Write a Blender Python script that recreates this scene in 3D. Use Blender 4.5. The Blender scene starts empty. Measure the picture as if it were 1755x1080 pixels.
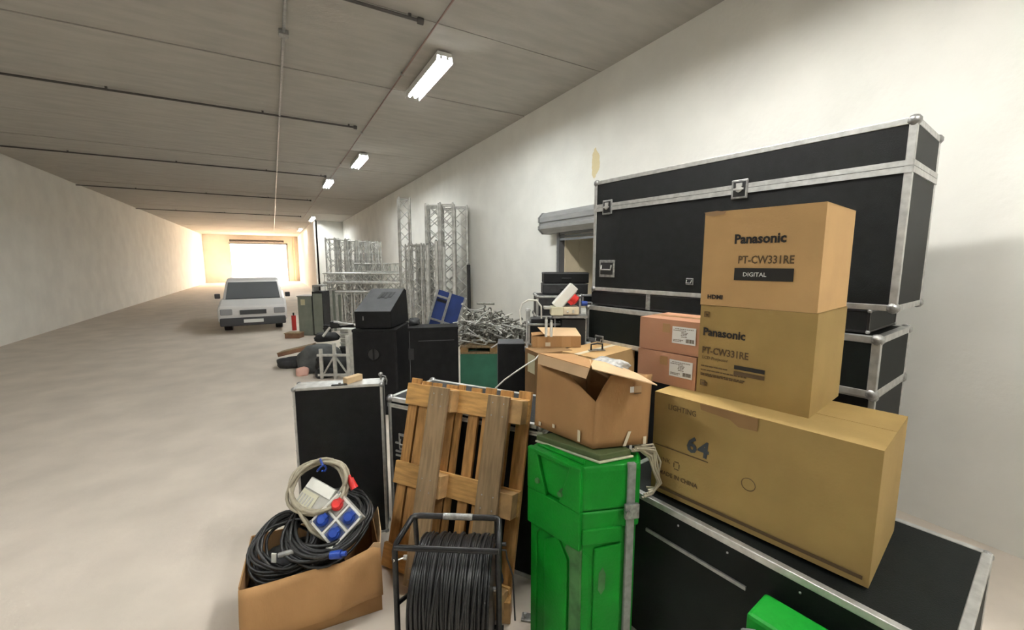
import bpy, bmesh, math, random
from mathutils import Vector, Matrix, Euler
R = math.radians
C = bpy.context.scene.collection
sc = bpy.context.scene
random.seed(7)

# ------------------------------------------------------------------ camera, world, exposure
cam_d = bpy.data.cameras.new('camera'); cam = bpy.data.objects.new('camera', cam_d); C.objects.link(cam)
cam.location = (0, 0, 1.9); cam.rotation_euler = (R(90 - 7.224), 0, R(-29.838))
cam_d.sensor_width = 36; cam_d.lens = 710 * 36 / 1755; cam_d.clip_start = .05; cam_d.clip_end = 300
sc.camera = cam
w = bpy.data.worlds.new('daylight'); sc.world = w; w.use_nodes = True
bg = w.node_tree.nodes['Background']; bg.inputs[0].default_value = (1.0, .80, .62, 1); bg.inputs[1].default_value = 12.0
sc.view_settings.view_transform = 'Standard'; sc.view_settings.look = 'None'
sc.view_settings.gamma = 1; sc.view_settings.use_curve_mapping = False
sc.view_settings.exposure = 1.5
TUBE = 62.0   # brightness of the fluorescent tubes
TUBE_NEAR = 75.0  # stronger tubes for the unseen near lamps, to brighten the stack

# ------------------------------------------------------------------ materials
def mat(name, col, rough=.6, metal=0, noise=0, scale=8, bump=0, bscale=60, stretch=(1, 1, 1), emit=None, col2=None, spec=.5, contrast=(.35, .65)):
    m = bpy.data.materials.new(name); m.use_nodes = True
    n = m.node_tree.nodes; l = m.node_tree.links; b = n['Principled BSDF']
    b.inputs['Base Color'].default_value = (*col, 1); b.inputs['Roughness'].default_value = rough
    b.inputs['Metallic'].default_value = metal
    b.inputs['Specular IOR Level'].default_value = spec
    tc = n.new('ShaderNodeTexCoord'); mp = n.new('ShaderNodeMapping'); mp.inputs['Scale'].default_value = stretch
    l.new(tc.outputs['Object'], mp.inputs[0])
    if noise or col2:
        t = n.new('ShaderNodeTexNoise'); t.inputs['Scale'].default_value = scale; t.inputs['Detail'].default_value = 5
        l.new(mp.outputs[0], t.inputs['Vector'])
        r = n.new('ShaderNodeValToRGB'); r.color_ramp.elements[0].position = contrast[0]; r.color_ramp.elements[1].position = contrast[1]
        c2 = col2 or tuple(c * (1 - noise) for c in col)
        r.color_ramp.elements[0].color = (*c2, 1); r.color_ramp.elements[1].color = (*col, 1)
        l.new(t.outputs['Fac'], r.inputs[0]); l.new(r.outputs[0], b.inputs['Base Color'])
    if bump:
        t = n.new('ShaderNodeTexNoise'); t.inputs['Scale'].default_value = bscale; t.inputs['Detail'].default_value = 3
        l.new(mp.outputs[0], t.inputs['Vector'])
        bm_ = n.new('ShaderNodeBump'); bm_.inputs['Strength'].default_value = bump; bm_.inputs['Distance'].default_value = .01
        l.new(t.outputs['Fac'], bm_.inputs['Height']); l.new(bm_.outputs[0], b.inputs['Normal'])
    if emit:
        b.inputs['Emission Color'].default_value = (*emit[0], 1); b.inputs['Emission Strength'].default_value = emit[1]
    return m
M = dict(
    pale_wood=mat('pale_softwood', (.60, .43, .24), .75, noise=.2, scale=12),
    wall=mat('white_plaster', (.85, .84, .785), .9, noise=.08, scale=1.6, bump=.25, bscale=22),
    wall_far=mat('warm_lit_plaster', (.86, .79, .70), .9, noise=.08, scale=1.5, bump=.2, bscale=20),  # warm doorway light put into the colour of the far walls
    ceil=mat('precast_concrete', (.49, .465, .42), .95, noise=.13, scale=3.0, bump=.3, bscale=30, stretch=(.5, 2.2, 1)),
    floor=mat('worn_concrete_floor', (.70, .62, .53), .75, noise=.18, scale=1.8, bump=.15, bscale=25, contrast=(.3, .7)),
    lam=mat('black_laminate', (.0085, .009, .0092), .55, noise=.35, scale=14, bump=.25, bscale=260, spec=.22),
    lam_green=mat('greenish_black_laminate', (.006, .008, .007), .6, noise=.3, scale=9, bump=.2, bscale=260, spec=.18),
    lam_grey=mat('grey_black_laminate', (.032, .032, .033), .6, spec=.3, noise=.4, scale=18, bump=.25, bscale=200),
    alu=mat('brushed_aluminium', (.62, .62, .60), .42, .75, noise=.25, scale=22, bump=.1, bscale=120),
    alu_dull=mat('dull_aluminium', (.40, .40, .385), .5, .5, noise=.3, scale=30),
    clamp=mat('clamp_metal', (.33, .32, .28), .5, .45, noise=.55, scale=45),
    olive=mat('olive_tray', (.085, .11, .04), .6), truss=mat('truss_aluminium', (.70, .69, .65), .42, .35, noise=.28, scale=12),
    steel=mat('worn_steel', (.42, .42, .41), .4, .8, noise=.45, scale=40, bump=.2, bscale=90),
    card=mat('brown_cardboard', (.40, .225, .098), .85, spec=.2, noise=.14, scale=5, bump=.12, bscale=90, stretch=(1, 1, .4)),
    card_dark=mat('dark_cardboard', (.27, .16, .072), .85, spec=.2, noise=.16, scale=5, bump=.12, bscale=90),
    card_tan=mat('tan_cardboard', (.54, .345, .155), .85, spec=.2, noise=.10, scale=4, bump=.1, bscale=90),
    card_olive=mat('olive_cardboard', (.36, .245, .092), .85, spec=.2, noise=.12, scale=4, bump=.1, bscale=90),
    card_pink=mat('pinkish_cardboard', (.52, .265, .155), .85, noise=.10, scale=4, bump=.1, bscale=90),
    card_in=mat('cardboard_inside', (.36, .23, .12), .9, noise=.12, scale=6),
    card_pale=mat('pale_cardboard', (.62, .43, .25), .85, noise=.12, scale=6),
    wood=mat('new_pine', (.56, .31, .10), .7, spec=.25, noise=.42, scale=7, bump=.2, bscale=40, stretch=(6, 6, .8)),
    wood_x=mat('new_pine_crosswise', (.60, .34, .115), .7, spec=.25, noise=.38, scale=7, bump=.2, bscale=40, stretch=(.8, 6, 6)),
    wood_grey=mat('weathered_pine', (.34, .235, .125), .8, noise=.4, scale=7, bump=.25, bscale=40, stretch=(7, 7, .7)),
    wood_blk=mat('block_wood', (.45, .27, .11), .8, noise=.35, scale=16),
    green=mat('green_moulded_plastic', (.002, .215, .014), .5, spec=.22, noise=.18, scale=5, bump=.18, bscale=70),
    green_worn=mat('scuffed_green_plastic', (.07, .20, .065), .6, spec=.25, noise=.4, scale=14),
    green_cloth=mat('dark_green_sheet', (.035, .17, .10), .6, noise=.2, scale=6, bump=.3, bscale=8),
    grey_plastic=mat('grey_strap_plastic', (.25, .26, .24), .55, noise=.3, scale=30),
    black=mat('black_plastic', (.012, .012, .013), .5),
    black_metal=mat('black_painted_steel', (.02, .02, .021), .32, .3, noise=.5, scale=40),
    carpet=mat('black_speaker_paint', (.010, .010, .0105), .75, noise=.35, scale=10, bump=.35, bscale=220, spec=.2),
    carpet_l=mat('paler_speaker_paint', (.085, .088, .092), .65, spec=.3, noise=.15, scale=10, bump=.35, bscale=220),  # paler copy of the speaker paint, light on the wedge top put in
    rubber=mat('black_rubber_cable', (.020, .020, .020), .42, noise=.4, scale=25),
    cable_grey=mat('beige_grey_cable', (.40, .355, .26), .5, noise=.2, scale=25),
    cable_white=mat('white_cable', (.70, .68, .62), .5),
    white_pl=mat('white_plastic', (.80, .79, .72), .4, noise=.08, scale=12),
    ivory=mat('ivory_plastic', (.60, .58, .42), .5, noise=.15, scale=12),
    grey_box=mat('light_grey_plastic', (.48, .47, .42), .5, noise=.2, scale=20),
    blue_pl=mat('blue_socket_plastic', (.012, .05, .30), .35),
    slate=mat('slate_blue_plastic', (.09, .12, .24), .5),
    red_pl=mat('red_socket_plastic', (.62, .035, .03), .35),
    blue_board=mat('blue_coated_board', (.018, .045, .20), .6, noise=.25, scale=6),
    tube=mat('lamp_tube', (1, 1, 1), .5, emit=((.96, 1.0, 1.0), TUBE)),
    tube_near=mat('lamp_tube_near', (1, 1, 1), .5, emit=((1.0, .99, .95), TUBE_NEAR)),
    lamp_body=mat('lamp_housing', (.75, .75, .73), .5),
    rust=mat('reddish_conduit', (.30, .20, .17), .6),
    pipe=mat('dark_pipe', (.10, .09, .085), .5, .3),
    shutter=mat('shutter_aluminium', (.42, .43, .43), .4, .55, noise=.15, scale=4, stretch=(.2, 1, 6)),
    shutter_dk=mat('shutter_dark_metal', (.24, .25, .26), .45, .5),  # darker metal for the slats
    frame_dk=mat('dark_window_frame', (.12, .12, .12), .5),
    jamb=mat('beige_jamb', (.72, .62, .44), .8, noise=.08, scale=4),
    glass=mat('dark_glass', (.01, .012, .015), .08),
    paper=mat('white_label_paper', (.80, .80, .77), .6),
    paper_y=mat('yellowed_paper', (.62, .58, .38), .7, noise=.1, scale=9),
    ink=mat('black_ink', (.012, .010, .008), .7),
    ink_brown=mat('faded_ink', (.10, .062, .026), .8),
    ink_blue=mat('grey_blue_ink', (.045, .055, .065), .8),
    tape=mat('brown_tape', (.42, .24, .10), .35),
    tape_w=mat('cream_tape', (.66, .58, .42), .4),
    bag=mat('black_nylon', (.035, .036, .038), .7, noise=.5, scale=7, bump=.5, bscale=18),
    bag_grey=mat('grey_nylon', (.10, .105, .105), .7, noise=.4, scale=7, bump=.5, bscale=14),
    pink=mat('pink_cloth', (.75, .45, .37), .8), film=mat('clear_film', (.62, .62, .60), .25, noise=.35, scale=40, bump=.9, bscale=30),
    blue_film=mat('blue_plastic_film', (.03, .07, .12), .35, noise=.6, scale=25, bump=.8, bscale=25),
    cab=mat('grey_green_metal', (.23, .25, .21), .6, noise=.15, scale=6), van=mat('white_car_paint', (.78, .76, .74), .25),
    van_dk=mat('dark_bumper', (.05, .05, .055), .5), van_glass=mat('windscreen_glass', (.12, .125, .13), .12),
    lens=mat('headlamp_lens', (.35, .35, .36), .15), brownwood=mat('brown_board', (.26, .13, .07), .7, noise=.25, scale=8),
)
# wall with its yellowish patch
def wall_material():
    m = M['wall']; n = m.node_tree.nodes; l = m.node_tree.links; b = n['Principled BSDF']
    src = b.inputs['Base Color'].links[0].from_socket
    tc = n.new('ShaderNodeTexCoord'); sep = n.new('ShaderNodeSeparateXYZ'); l.new(tc.outputs['Object'], sep.inputs[0])
    def mth(op, a, b_):
        q = n.new('ShaderNodeMath'); q.operation = op
        for i, v in enumerate((a, b_)):
            if v is None: continue
            if isinstance(v, (int, float)): q.inputs[i].default_value = v
            else: l.new(v, q.inputs[i])
        return q.outputs[0]
    dy = mth('DIVIDE', mth('ADD', sep.outputs['Y'], -4.73), .11)
    dz = mth('DIVIDE', mth('ADD', sep.outputs['Z'], -3.30), .24)
    t = n.new('ShaderNodeTexNoise'); t.inputs['Scale'].default_value = 9; t.inputs['Detail'].default_value = 4; l.new(tc.outputs['Object'], t.inputs['Vector'])
    d = mth('ADD', mth('ADD', mth('MULTIPLY', dy, dy), mth('MULTIPLY', dz, dz)), mth('MULTIPLY', t.outputs['Fac'], 2.2))
    k = mth('LESS_THAN', d, 1.72)
    mx = n.new('ShaderNodeMixRGB'); l.new(k, mx.inputs[0]); l.new(src, mx.inputs[1]); mx.inputs[2].default_value = (.70, .60, .36, 1)
    l.new(mx.outputs[0], b.inputs['Base Color'])
wall_material()

# ------------------------------------------------------------------ mesh helpers
class MB:
    def __init__(s): s.v = []; s.f = []; s.sm = []
    def add(s, vs, fs, smooth=False):
        o = len(s.v); s.v += [tuple(x) for x in vs]; s.f += [tuple(i + o for i in f) for f in fs]; s.sm += [smooth] * len(fs); return s
    def box(s, x0, y0, z0, x1, y1, z1, m=None):
        vs = [Vector((x, y, z)) for z in (z0, z1) for y in (y0, y1) for x in (x0, x1)]
        if m is not None: vs = [m @ v for v in vs]
        return s.add(vs, [(0, 2, 3, 1), (4, 5, 7, 6), (0, 1, 5, 4), (2, 6, 7, 3), (0, 4, 6, 2), (1, 3, 7, 5)])
    def cyl(s, a, b, r, n=8, r2=None, smooth=True, caps=True):
        a = Vector(a); b = Vector(b); d = (b - a).normalized(); r2 = r if r2 is None else r2
        u = d.orthogonal().normalized(); v = d.cross(u)
        vs = []
        for p, q in ((a, r), (b, r2)):
            for i in range(n):
                t = 2 * math.pi * i / n; vs.append(p + (u * math.cos(t) + v * math.sin(t)) * q)
        s.add(vs, [(i, (i + 1) % n, n + (i + 1) % n, n + i) for i in range(n)], smooth)
        if caps: s.add(vs, [tuple(reversed(range(n))), tuple(range(n, 2 * n))])
        return s
    def tube(s, pts, r, n=6, closed=False):
        pts = [Vector(p) for p in pts]; N = len(pts); vs = []; prev = None
        for i, p in enumerate(pts):
            a = pts[(i - 1) % N] if (closed or i > 0) else p; b = pts[(i + 1) % N] if (closed or i < N - 1) else p
            d = (b - a).normalized() if (b - a).length > 1e-9 else Vector((0, 0, 1))
            u = d.orthogonal().normalized() if prev is None else (prev - d * prev.dot(d)).normalized()
            prev = u; v = d.cross(u)
            for k in range(n):
                t = 2 * math.pi * k / n; vs.append(p + (u * math.cos(t) + v * math.sin(t)) * r)
        fs = []
        for i in range(N if closed else N - 1):
            j = (i + 1) % N
            for k in range(n): fs.append((i * n + k, i * n + (k + 1) % n, j * n + (k + 1) % n, j * n + k))
        s.add(vs, fs, True)
        if not closed: s.add(vs, [tuple(reversed(range(n))), tuple(range((N - 1) * n, N * n))])
        return s
    def sph(s, c, r, n=8, sc_=(1, 1, 1)):
        c = Vector(c); vs = []; fs = []; m = n // 2
        for i in range(m + 1):
            ph = math.pi * i / m
            for k in range(n):
                t = 2 * math.pi * k / n
                vs.append(c + Vector((math.sin(ph) * math.cos(t) * sc_[0], math.sin(ph) * math.sin(t) * sc_[1], math.cos(ph) * sc_[2])) * r)
        for i in range(m):
            for k in range(n): fs.append((i * n + k, (i + 1) * n + k, (i + 1) * n + (k + 1) % n, i * n + (k + 1) % n))
        return s.add(vs, fs, True)
    def prism(s, poly, fn):      # poly: list of 2D points; fn(p, t) -> 3D, t in (0, 1)
        n = len(poly); vs = [fn(p, 0) for p in poly] + [fn(p, 1) for p in poly]
        return s.add(vs, [tuple(reversed(range(n))), tuple(range(n, 2 * n))] + [(i, (i + 1) % n, n + (i + 1) % n, n + i) for i in range(n)])
    def sheet(s, pts, t):        # a polygon of 3D points given thickness t along its normal
        P = [Vector(p) for p in pts]; nrm = Vector((0, 0, 0))
        for i in range(len(P)): nrm += P[i].cross(P[(i + 1) % len(P)])
        nrm.normalize(); n = len(P)
        return s.add(P + [p + nrm * t for p in P], [tuple(reversed(range(n))), tuple(range(n, 2 * n))] + [(i, (i + 1) % n, n + (i + 1) % n, n + i) for i in range(n)])
    def mesh(s, name, m):
        me = bpy.data.meshes.new(name); me.from_pydata(s.v, [], s.f); me.materials.append(m)
        me.polygons.foreach_set('use_smooth', s.sm)
        bm = bmesh.new(); bm.from_mesh(me); bmesh.ops.recalc_face_normals(bm, faces=bm.faces); bm.to_mesh(me); bm.free()
        return me
    def build(s, name, m, parent=None, bevel=0):
        o = bpy.data.objects.new(name, s.mesh(name, M[m] if isinstance(m, str) else m)); C.objects.link(o); o.parent = parent
        if bevel:
            b = o.modifiers.new('bevel', 'BEVEL'); b.width = bevel; b.segments = 2; b.limit_method = 'ANGLE'
        return o
def B(name, m, parent, x0, y0, z0, x1, y1, z1, bevel=0): return MB().box(x0, y0, z0, x1, y1, z1).build(name, m, parent, bevel)
def inst(name, me, parent, loc=(0, 0, 0), rot=None):
    o = bpy.data.objects.new(name, me); C.objects.link(o); o.parent = parent; o.location = loc
    if rot: o.rotation_euler = rot
    return o
def tag(o, label, cat, group=None):
    o['label'] = label; o['category'] = cat
    if group: o['group'] = group
    return o
def thing(name, label, cat, loc=(0, 0, 0), yaw=0, group=None, rot=None):
    o = bpy.data.objects.new(name, None); C.objects.link(o); o.location = loc; o.empty_display_size = .1
    o.rotation_euler = rot if rot else (0, 0, R(yaw))
    return tag(o, label, cat, group)
def struct(o): o['kind'] = 'structure'; return o
def copy_tree(o, parent=None):
    c = o.copy(); C.objects.link(c); c.parent = parent
    for ch in list(o.children): copy_tree(ch, c)
    return c
def facing(loc, tilt, roll, yaw=-29.84):     # local x to the right, y away, z up, then leaned back by tilt and rolled
    return Matrix.Translation(loc) @ Matrix.Rotation(R(yaw), 4, 'Z') @ Matrix.Rotation(R(-tilt), 4, 'X') @ Matrix.Rotation(R(roll), 4, 'Y')
def lettering(name, text, size, m, parent, x, y, z, bold=0, spacing=1, rot=(90, 0, 0), sx=1):
    cu = bpy.data.curves.new(name, 'FONT'); cu.body = text; cu.size = size; cu.offset = bold; cu.extrude = .0004; cu.space_character = spacing
    cu.resolution_u = 2
    t = bpy.data.objects.new(name + '_curve', cu); C.objects.link(t)
    dg = bpy.context.evaluated_depsgraph_get(); me = bpy.data.meshes.new_from_object(t.evaluated_get(dg))
    bpy.data.objects.remove(t); me.materials.clear(); me.materials.append(M[m])
    o = bpy.data.objects.new(name, me); C.objects.link(o); o.parent = parent; o.location = (x, y, z); o.rotation_euler = [R(a) for a in rot]; o.scale = (sx, 1, 1)
    return o

# ------------------------------------------------------------------ the hall
XW, ZC, Y0, Y1, XL = 4.08, 4.5, -7.4, 48.0, -5.5
fl = struct(B('floor', 'floor', None, XL - .2, Y0 - .2, -.2, XW + .2, Y1 + .3, 0))
# right wall with the opening of the shuttered window (y 3.3..5.42, z 1.15..2.37)
wr = MB(); T = .75
wr.box(XW, Y0, 0, XW + T, 3.3, ZC + .2); wr.box(XW, 5.42, 0, XW + T, 30, ZC + .2)
wr.box(XW, 3.3, 0, XW + T, 5.42, 1.15); wr.box(XW, 3.3, 2.37, XW + T, 5.42, ZC + .2)
struct(wr.build('wall_right', 'wall', None))
struct(B('wall_left', 'wall', None, XL - .3, Y0, 0, XL, Y1, ZC + .2))
struct(B('wall_back', 'wall', None, XL, Y0 - .3, 0, XW, Y0, ZC + .2))
# return wall and the narrower end of the hall
struct(B('wall_return', 'wall', None, 2.46, 29, 0, XW + T, 29.3, ZC))
struct(B('wall_recess', 'wall_far', None, 2.36, 29.0, 0, 2.56, Y1, ZC))
we = MB(); we.box(1.28, Y1, 0, 2.6, Y1 + .3, ZC); we.box(XL, Y1, 3.66, 1.28, Y1 + .3, ZC); we.box(XL, Y1, 0, -3.4, Y1 + .3, 3.66)
struct(we.build('wall_end', 'wall_far', None))
tr = MB(); tr.box(1.28, Y1 - .12, 0, 1.42, Y1, 3.8); tr.box(-3.5, Y1 - .12, 3.66, 1.42, Y1, 3.8); struct(tr.build('trim_1', 'alu_dull', None))
tr = MB(); tr.box(1.9, Y1 - .3, 0, 2.02, Y1, 4.4); struct(tr.build('trim_2', 'jamb', None))
tr = MB(); tr.cyl((-3.4, Y1 - .3, 3.95), (1.1, Y1 - .3, 3.95), .12, 10); struct(tr.build('trim_3', 'pipe', None))
struct(B('trim_4', 'floor', None, -8, Y1 + .3, -.25, 6, Y1 + 14, -.05))      # yard outside the open door
# ceiling: precast planks, each its own piece
ce = struct(B('ceiling', 'ceil', None, XL - .2, Y0 - .2, ZC + .04, XW + .2, Y1 + .3, ZC + .25))
pm = []
for k in range(3):
    mb = MB(); mb.box(XL, .012, -.001 - .006 * (k == 1), XW - .001, 1.988 + .012 * (k == 2), .045); pm.append(mb.mesh('ceiling_plank', M['ceil']))
y = Y0 + .05
k = 0
while y < Y1 - 1:
    inst('ceiling_plank', pm[k % 3], ce, (0, y, ZC)); y += 2.0; k += 1
# hanging pipes with end caps, conduits
for i, yy in enumerate((4.63, 8.68, 13.9, 19.5, 26.5, .6)):
    t = thing('ceiling_pipe', ['thin dark pipe with round end nearest the top edge of the picture', 'dark pipe across the ceiling beyond the nearest lamp', 'dark ceiling pipe beside the third lamp', 'dark pipe on the ceiling before the fourth lamp', 'farthest dark pipe across the ceiling', 'dark ceiling pipe overhead, just out of view'][i], 'pipe', (0, yy, ZC - .045))
    MB().cyl((XL, 0, 0), (1.5, 0, 0), .017, 8).build('pipe_run', 'pipe', t)
    MB().cyl((1.5, 0, 0), (1.56, 0, 0), .034, 10).build('end_cap', 'pipe', t)
    mb = MB()
    for xx in (-4, -2, 0, 1.4): mb.box(xx, -.01, .01, xx + .03, .01, .05)
    mb.build('pipe_clamp', 'pipe', t)
t = thing('electrical_conduit', 'thin reddish conduit running along the ceiling beside the lamps', 'conduit', (1.71, 0, ZC - .03))
MB().cyl((0, Y0 + .1, 0), (0, 29, 0), .011, 6).build('conduit_run', 'rust', t)
mb = MB()
for yy in range(-6, 28, 3): mb.box(-.02, yy, -.012, .02, yy + .03, .022)
mb.build('conduit_clip', 'alu_dull', t)
t = thing('cable_trunking', 'grey trunking line along the left part of the ceiling', 'conduit', (.27, 0, ZC - .035))
MB().box(-.015, Y0 + .1, -.015, .015, 40, .02).build('trunking_run', 'alu_dull', t)
MB().box(-.05, 5.6, -.03, .05, 5.7, .02).build('junction_box', 'alu_dull', t)
# fluorescent lamps: housing with side reflectors, two tubes
def lamp(loc, label, near=False, L=1.38, yaw=0):
    t = thing('ceiling_lamp', label, 'lamp', loc, yaw, 'twin tube lamps along the ceiling')
    h = L / 2
    B('lamp_housing', 'lamp_body', t, -.09, -h, .06, .09, h, .10)
    for s in (-1, 1):
        MB().sheet([(s * .09, -h, .10), (s * .108, -h, -.012), (s * .108, h, -.012), (s * .09, h, .10)], .003).build('side_reflector', 'lamp_body', t)
        MB().cyl((s * .042, -h + .02, .028), (s * .042, h - .02, .028), .019, 8).build('lamp_tube', 'tube_near' if near else 'tube', t)
        e = MB()
        for q in (-1, 1): e.box(s * .042 - .015, q * (h - .012) - .008, .02, s * .042 + .015, q * (h - .012) + .008, .06)
        e.build('lamp_holder', 'lamp_body', t)
    for q in (-1, 1): B('lamp_end_cap', 'lamp_body', t, -.09, q * h - .004, .052, .09, q * h + .004, .10)
    mb = MB()
    for q in (-.5, .5): mb.cyl((0, q * h, .10), (0, q * h, ZC - loc[2]), .006, 6)
    mb.build('hanger', 'lamp_body', t)
ZL = 4.37
lamp((2.0, 5.85, ZL), 'nearest and largest twin tube lamp on the ceiling')
lamp((2.03, 11.3, ZL), 'second twin tube lamp from the camera on the ceiling')
lamp((1.69, 14.9, ZL), 'third twin tube lamp, a little left of the line')
lamp((2.14, 27.3, ZL), 'fourth, small looking twin tube lamp on the ceiling', L=2.4)
lamp((1.98, 36.5, ZL), 'farthest twin tube lamp near the bright doorway', L=2.4)
lamp((1.95, 2.1, ZL - .07), 'unseen twin tube lamp added overhead for brightness, above the stacked boxes', near=True)  # near lamp of the row doubled with the next, added for more light
lamp((1.95, -.9, ZL - .07), 'unseen twin tube lamp nearly above the camera, doubled for brightness', near=True)
lamp((2.0, -5.0, ZL), 'twin tube lamp behind the camera')
lamp((-2.2, 2.0, ZL), 'twin tube lamp on the left side of the ceiling, out of view')
# shuttered window
sh = thing('roller_shutter', 'aluminium roller shutter box over the window on the right wall', 'shutter', (XW, 0, 0))
prof = [(0, 2.70), (-.17, 2.70), (-.245, 2.62), (-.245, 2.55), (-.225, 2.54), (-.225, 2.50), (-.245, 2.49), (-.245, 2.44), (-.17, 2.37), (0, 2.37)]
MB().prism(prof, lambda p, t: (p[0], 3.0 + 2.78 * t, p[1])).build('shutter_box', 'shutter', sh)
MB().prism([(p[0] * 1.06, 2.535 + (p[1] - 2.535) * 1.05) for p in prof], lambda p, t: (p[0], 5.78 + .03 * t, p[1])).build('end_plate', 'alu_dull', sh)
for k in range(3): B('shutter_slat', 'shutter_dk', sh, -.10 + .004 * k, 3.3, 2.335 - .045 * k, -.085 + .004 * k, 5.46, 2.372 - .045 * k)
B('guide_rail', 'frame_dk', sh, -.11, 5.42, 1.1, -.001, 5.47, 2.37)
B('outer_guide_rail', 'alu', sh, -.09, 5.47, 1.1, -.001, 5.52, 2.37)
wi = struct(B('window_1', 'glass', None, XW + .66, 3.3, 1.15, XW + .67, 5.42, 2.37))
mb = MB()
for a, b_ in ((3.3, 3.36), (4.3, 4.36), (5.36, 5.42)): mb.box(XW + .6, a, 1.15, XW + .7, b_, 2.37)
for a, b_ in ((1.15, 1.21), (1.75, 1.79), (2.31, 2.37)): mb.box(XW + .6, 3.3, a, XW + .7, 5.42, b_)
fr = mb.build('window_frame', 'frame_dk', wi)
ja = MB(); ja.box(XW + .0, 5.395, 1.15, XW + .27, 5.419, 2.37); ja.box(XW + .29, 5.395, 1.15, XW + .6, 5.419, 2.37)
ja.box(XW + .27, 5.405, 1.15, XW + .29, 5.419, 2.37)
ja.build('window_reveal', 'jamb', wi)

# ------------------------------------------------------------------ flight cases
ball_me = {}
def flight_case(label, loc, yaw, L, D, H, body='lam', t=.03, lid=None, lidw=.035, latches=(), handles=(), group=None, trim='alu', casters=False, butterfly=(), name='flight_case', corner=.030, rails=True, tilt=None):
    o = thing(name, label, 'case', loc, yaw, group)
    if tilt: o.rotation_euler = tilt
    z0 = .09 if casters else 0
    e = .003
    B('shell_panel', body, o, e, e, z0 + e, L - e, D - e, H - e)
    if rails:
        for yy in (0, D - t):
            for zz in (z0, H - t): B('edge_trim', trim, o, t * .3, yy, zz, L - t * .3, yy + t, zz + t, .003)
            for xx in (0, L - t): B('edge_trim', trim, o, xx, yy, z0 + t * .3, xx + t, yy + t, H - t * .3, .003)
        for xx in (0, L - t):
            for zz in (z0, H - t): B('edge_trim', trim, o, xx, t * .3, zz, xx + t, D - t * .3, zz + t, .003)
        if corner not in ball_me:
            ball_me[corner] = MB().sph((0, 0, 0), corner, 10).mesh('ball_corner', M['steel'])
        for xx in (t * .5, L - t * .5):
            for yy in (t * .5, D - t * .5):
                for zz in (z0 + t * .5, H - t * .5): inst('ball_corner', ball_me[corner], o, (xx, yy, zz))
    if lid is not None:
        for a, b_ in ((lid, lid + lidw), (lid + lidw + .003, lid + 2 * lidw)):
            mb = MB(); mb.box(0, -.004, a, L, .004, b_); mb.box(0, D - .004, a, L, D + .004, b_); mb.box(-.004, 0, a, .004, D, b_); mb.box(L - .004, 0, a, L + .004, D, b_)
            mb.build('lid_trim', trim, o)
    for (u, wz, s) in butterfly:
        q = B('butterfly_latch', 'steel', o, u - .055 * s, -.010, wz - .065 * s, u + .055 * s, .004, wz + .065 * s, .006)
        B('latch_dish', 'black', q, u - .040 * s, -.0115, wz - .05 * s, u + .040 * s, -.009, wz + .05 * s)
        mb = MB(); mb.cyl((u, -.012, wz), (u, -.022, wz), .022 * s, 10); mb.box(u - .032 * s, -.028, wz - .006, u + .032 * s, -.018, wz + .006); mb.box(u - .02 * s, -.018, wz + .018 * s, u + .02 * s, -.012, wz + .04 * s)
        mb.build('latch_twist', 'alu', q)
    for (u, wz, s) in handles:
        q = B('recessed_handle', 'steel', o, u - .085 * s, -.008, wz - .075 * s, u + .085 * s, .004, wz + .075 * s, .004)
        B('handle_dish', 'black', q, u - .068 * s, -.0095, wz - .052 * s, u + .068 * s, -.007, wz + .052 * s)
        mb = MB(); mb.tube([(u - .055 * s, -.012, wz + .03 * s), (u - .055 * s, -.022, wz - .01), (u + .055 * s, -.022, wz - .01), (u + .055 * s, -.012, wz + .03 * s)], .007 * s, 6)
        mb.build('handle_grip', 'alu', q)
    if casters:
        for xx in (.1, L - .1):
            for yy in (.1, D - .1):
                mb = MB(); mb.cyl((xx - .015, yy, .045), (xx + .015, yy, .045), .045, 14); mb.box(xx - .025, yy - .03, .045, xx + .025, yy + .03, .092); mb.build('caster', 'black_metal', o)
    return o
SY = -83.2
# front left upright case
fc = flight_case('upright black flight case with aluminium edges and a wood block on top', (.057, 2.973, 0), -17.6, .563, .146, 1.085, 'lam', t=.017, corner=.017, trim='alu')
B('top_plate', 'alu', fc, .004, .004, 1.082, .559, .142, 1.0875)
MB().cyl((.545, .10, 1.08), (.545, .10, 1.115), .006, 8).sph((.545, .10, 1.125), .017, 8).tube([(.545, .10, 1.12), (.575, .10, 1.11), (.585, .10, 1.08), (.58, .10, 1.05)], .005).build('caster_pin', 'steel', fc)
for zz in (.25, .62, .93): MB().cyl((-.006, .07, zz), (-.012, .07, zz + .02), .012, 8).build('side_catch', 'alu_dull', fc)
# case behind the pallet
c2 = flight_case('black flight case with double aluminium rail, directly behind the leaning pallet', (.63, 2.823, 0), -56.3, 1.15, .5, .982, 'lam', t=.028, lid=.915, lidw=.013, handles=((.16, .68, .8),))
for zz in (.66, .60, .57): B('vent_strip', 'alu_dull', c2, .06, -.006, zz, .30, .003, zz + .012)
# bottom right long case
bc = flight_case('long low black flight case at bottom right under the large printed carton', (1.473, 1.555, 0), -83.1, 1.3, .75, .774, 'lam_green', t=.03, corner=.02)
B('front_strip', 'alu_dull', bc, .255, -.006, .600, .72, .003, .615)
mb = MB()
for u in (.20, .42, .64, .9, 1.15): mb.sph((u, -.001, .715), .005, 6)
mb.build('rivet', 'alu', bc)
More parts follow.
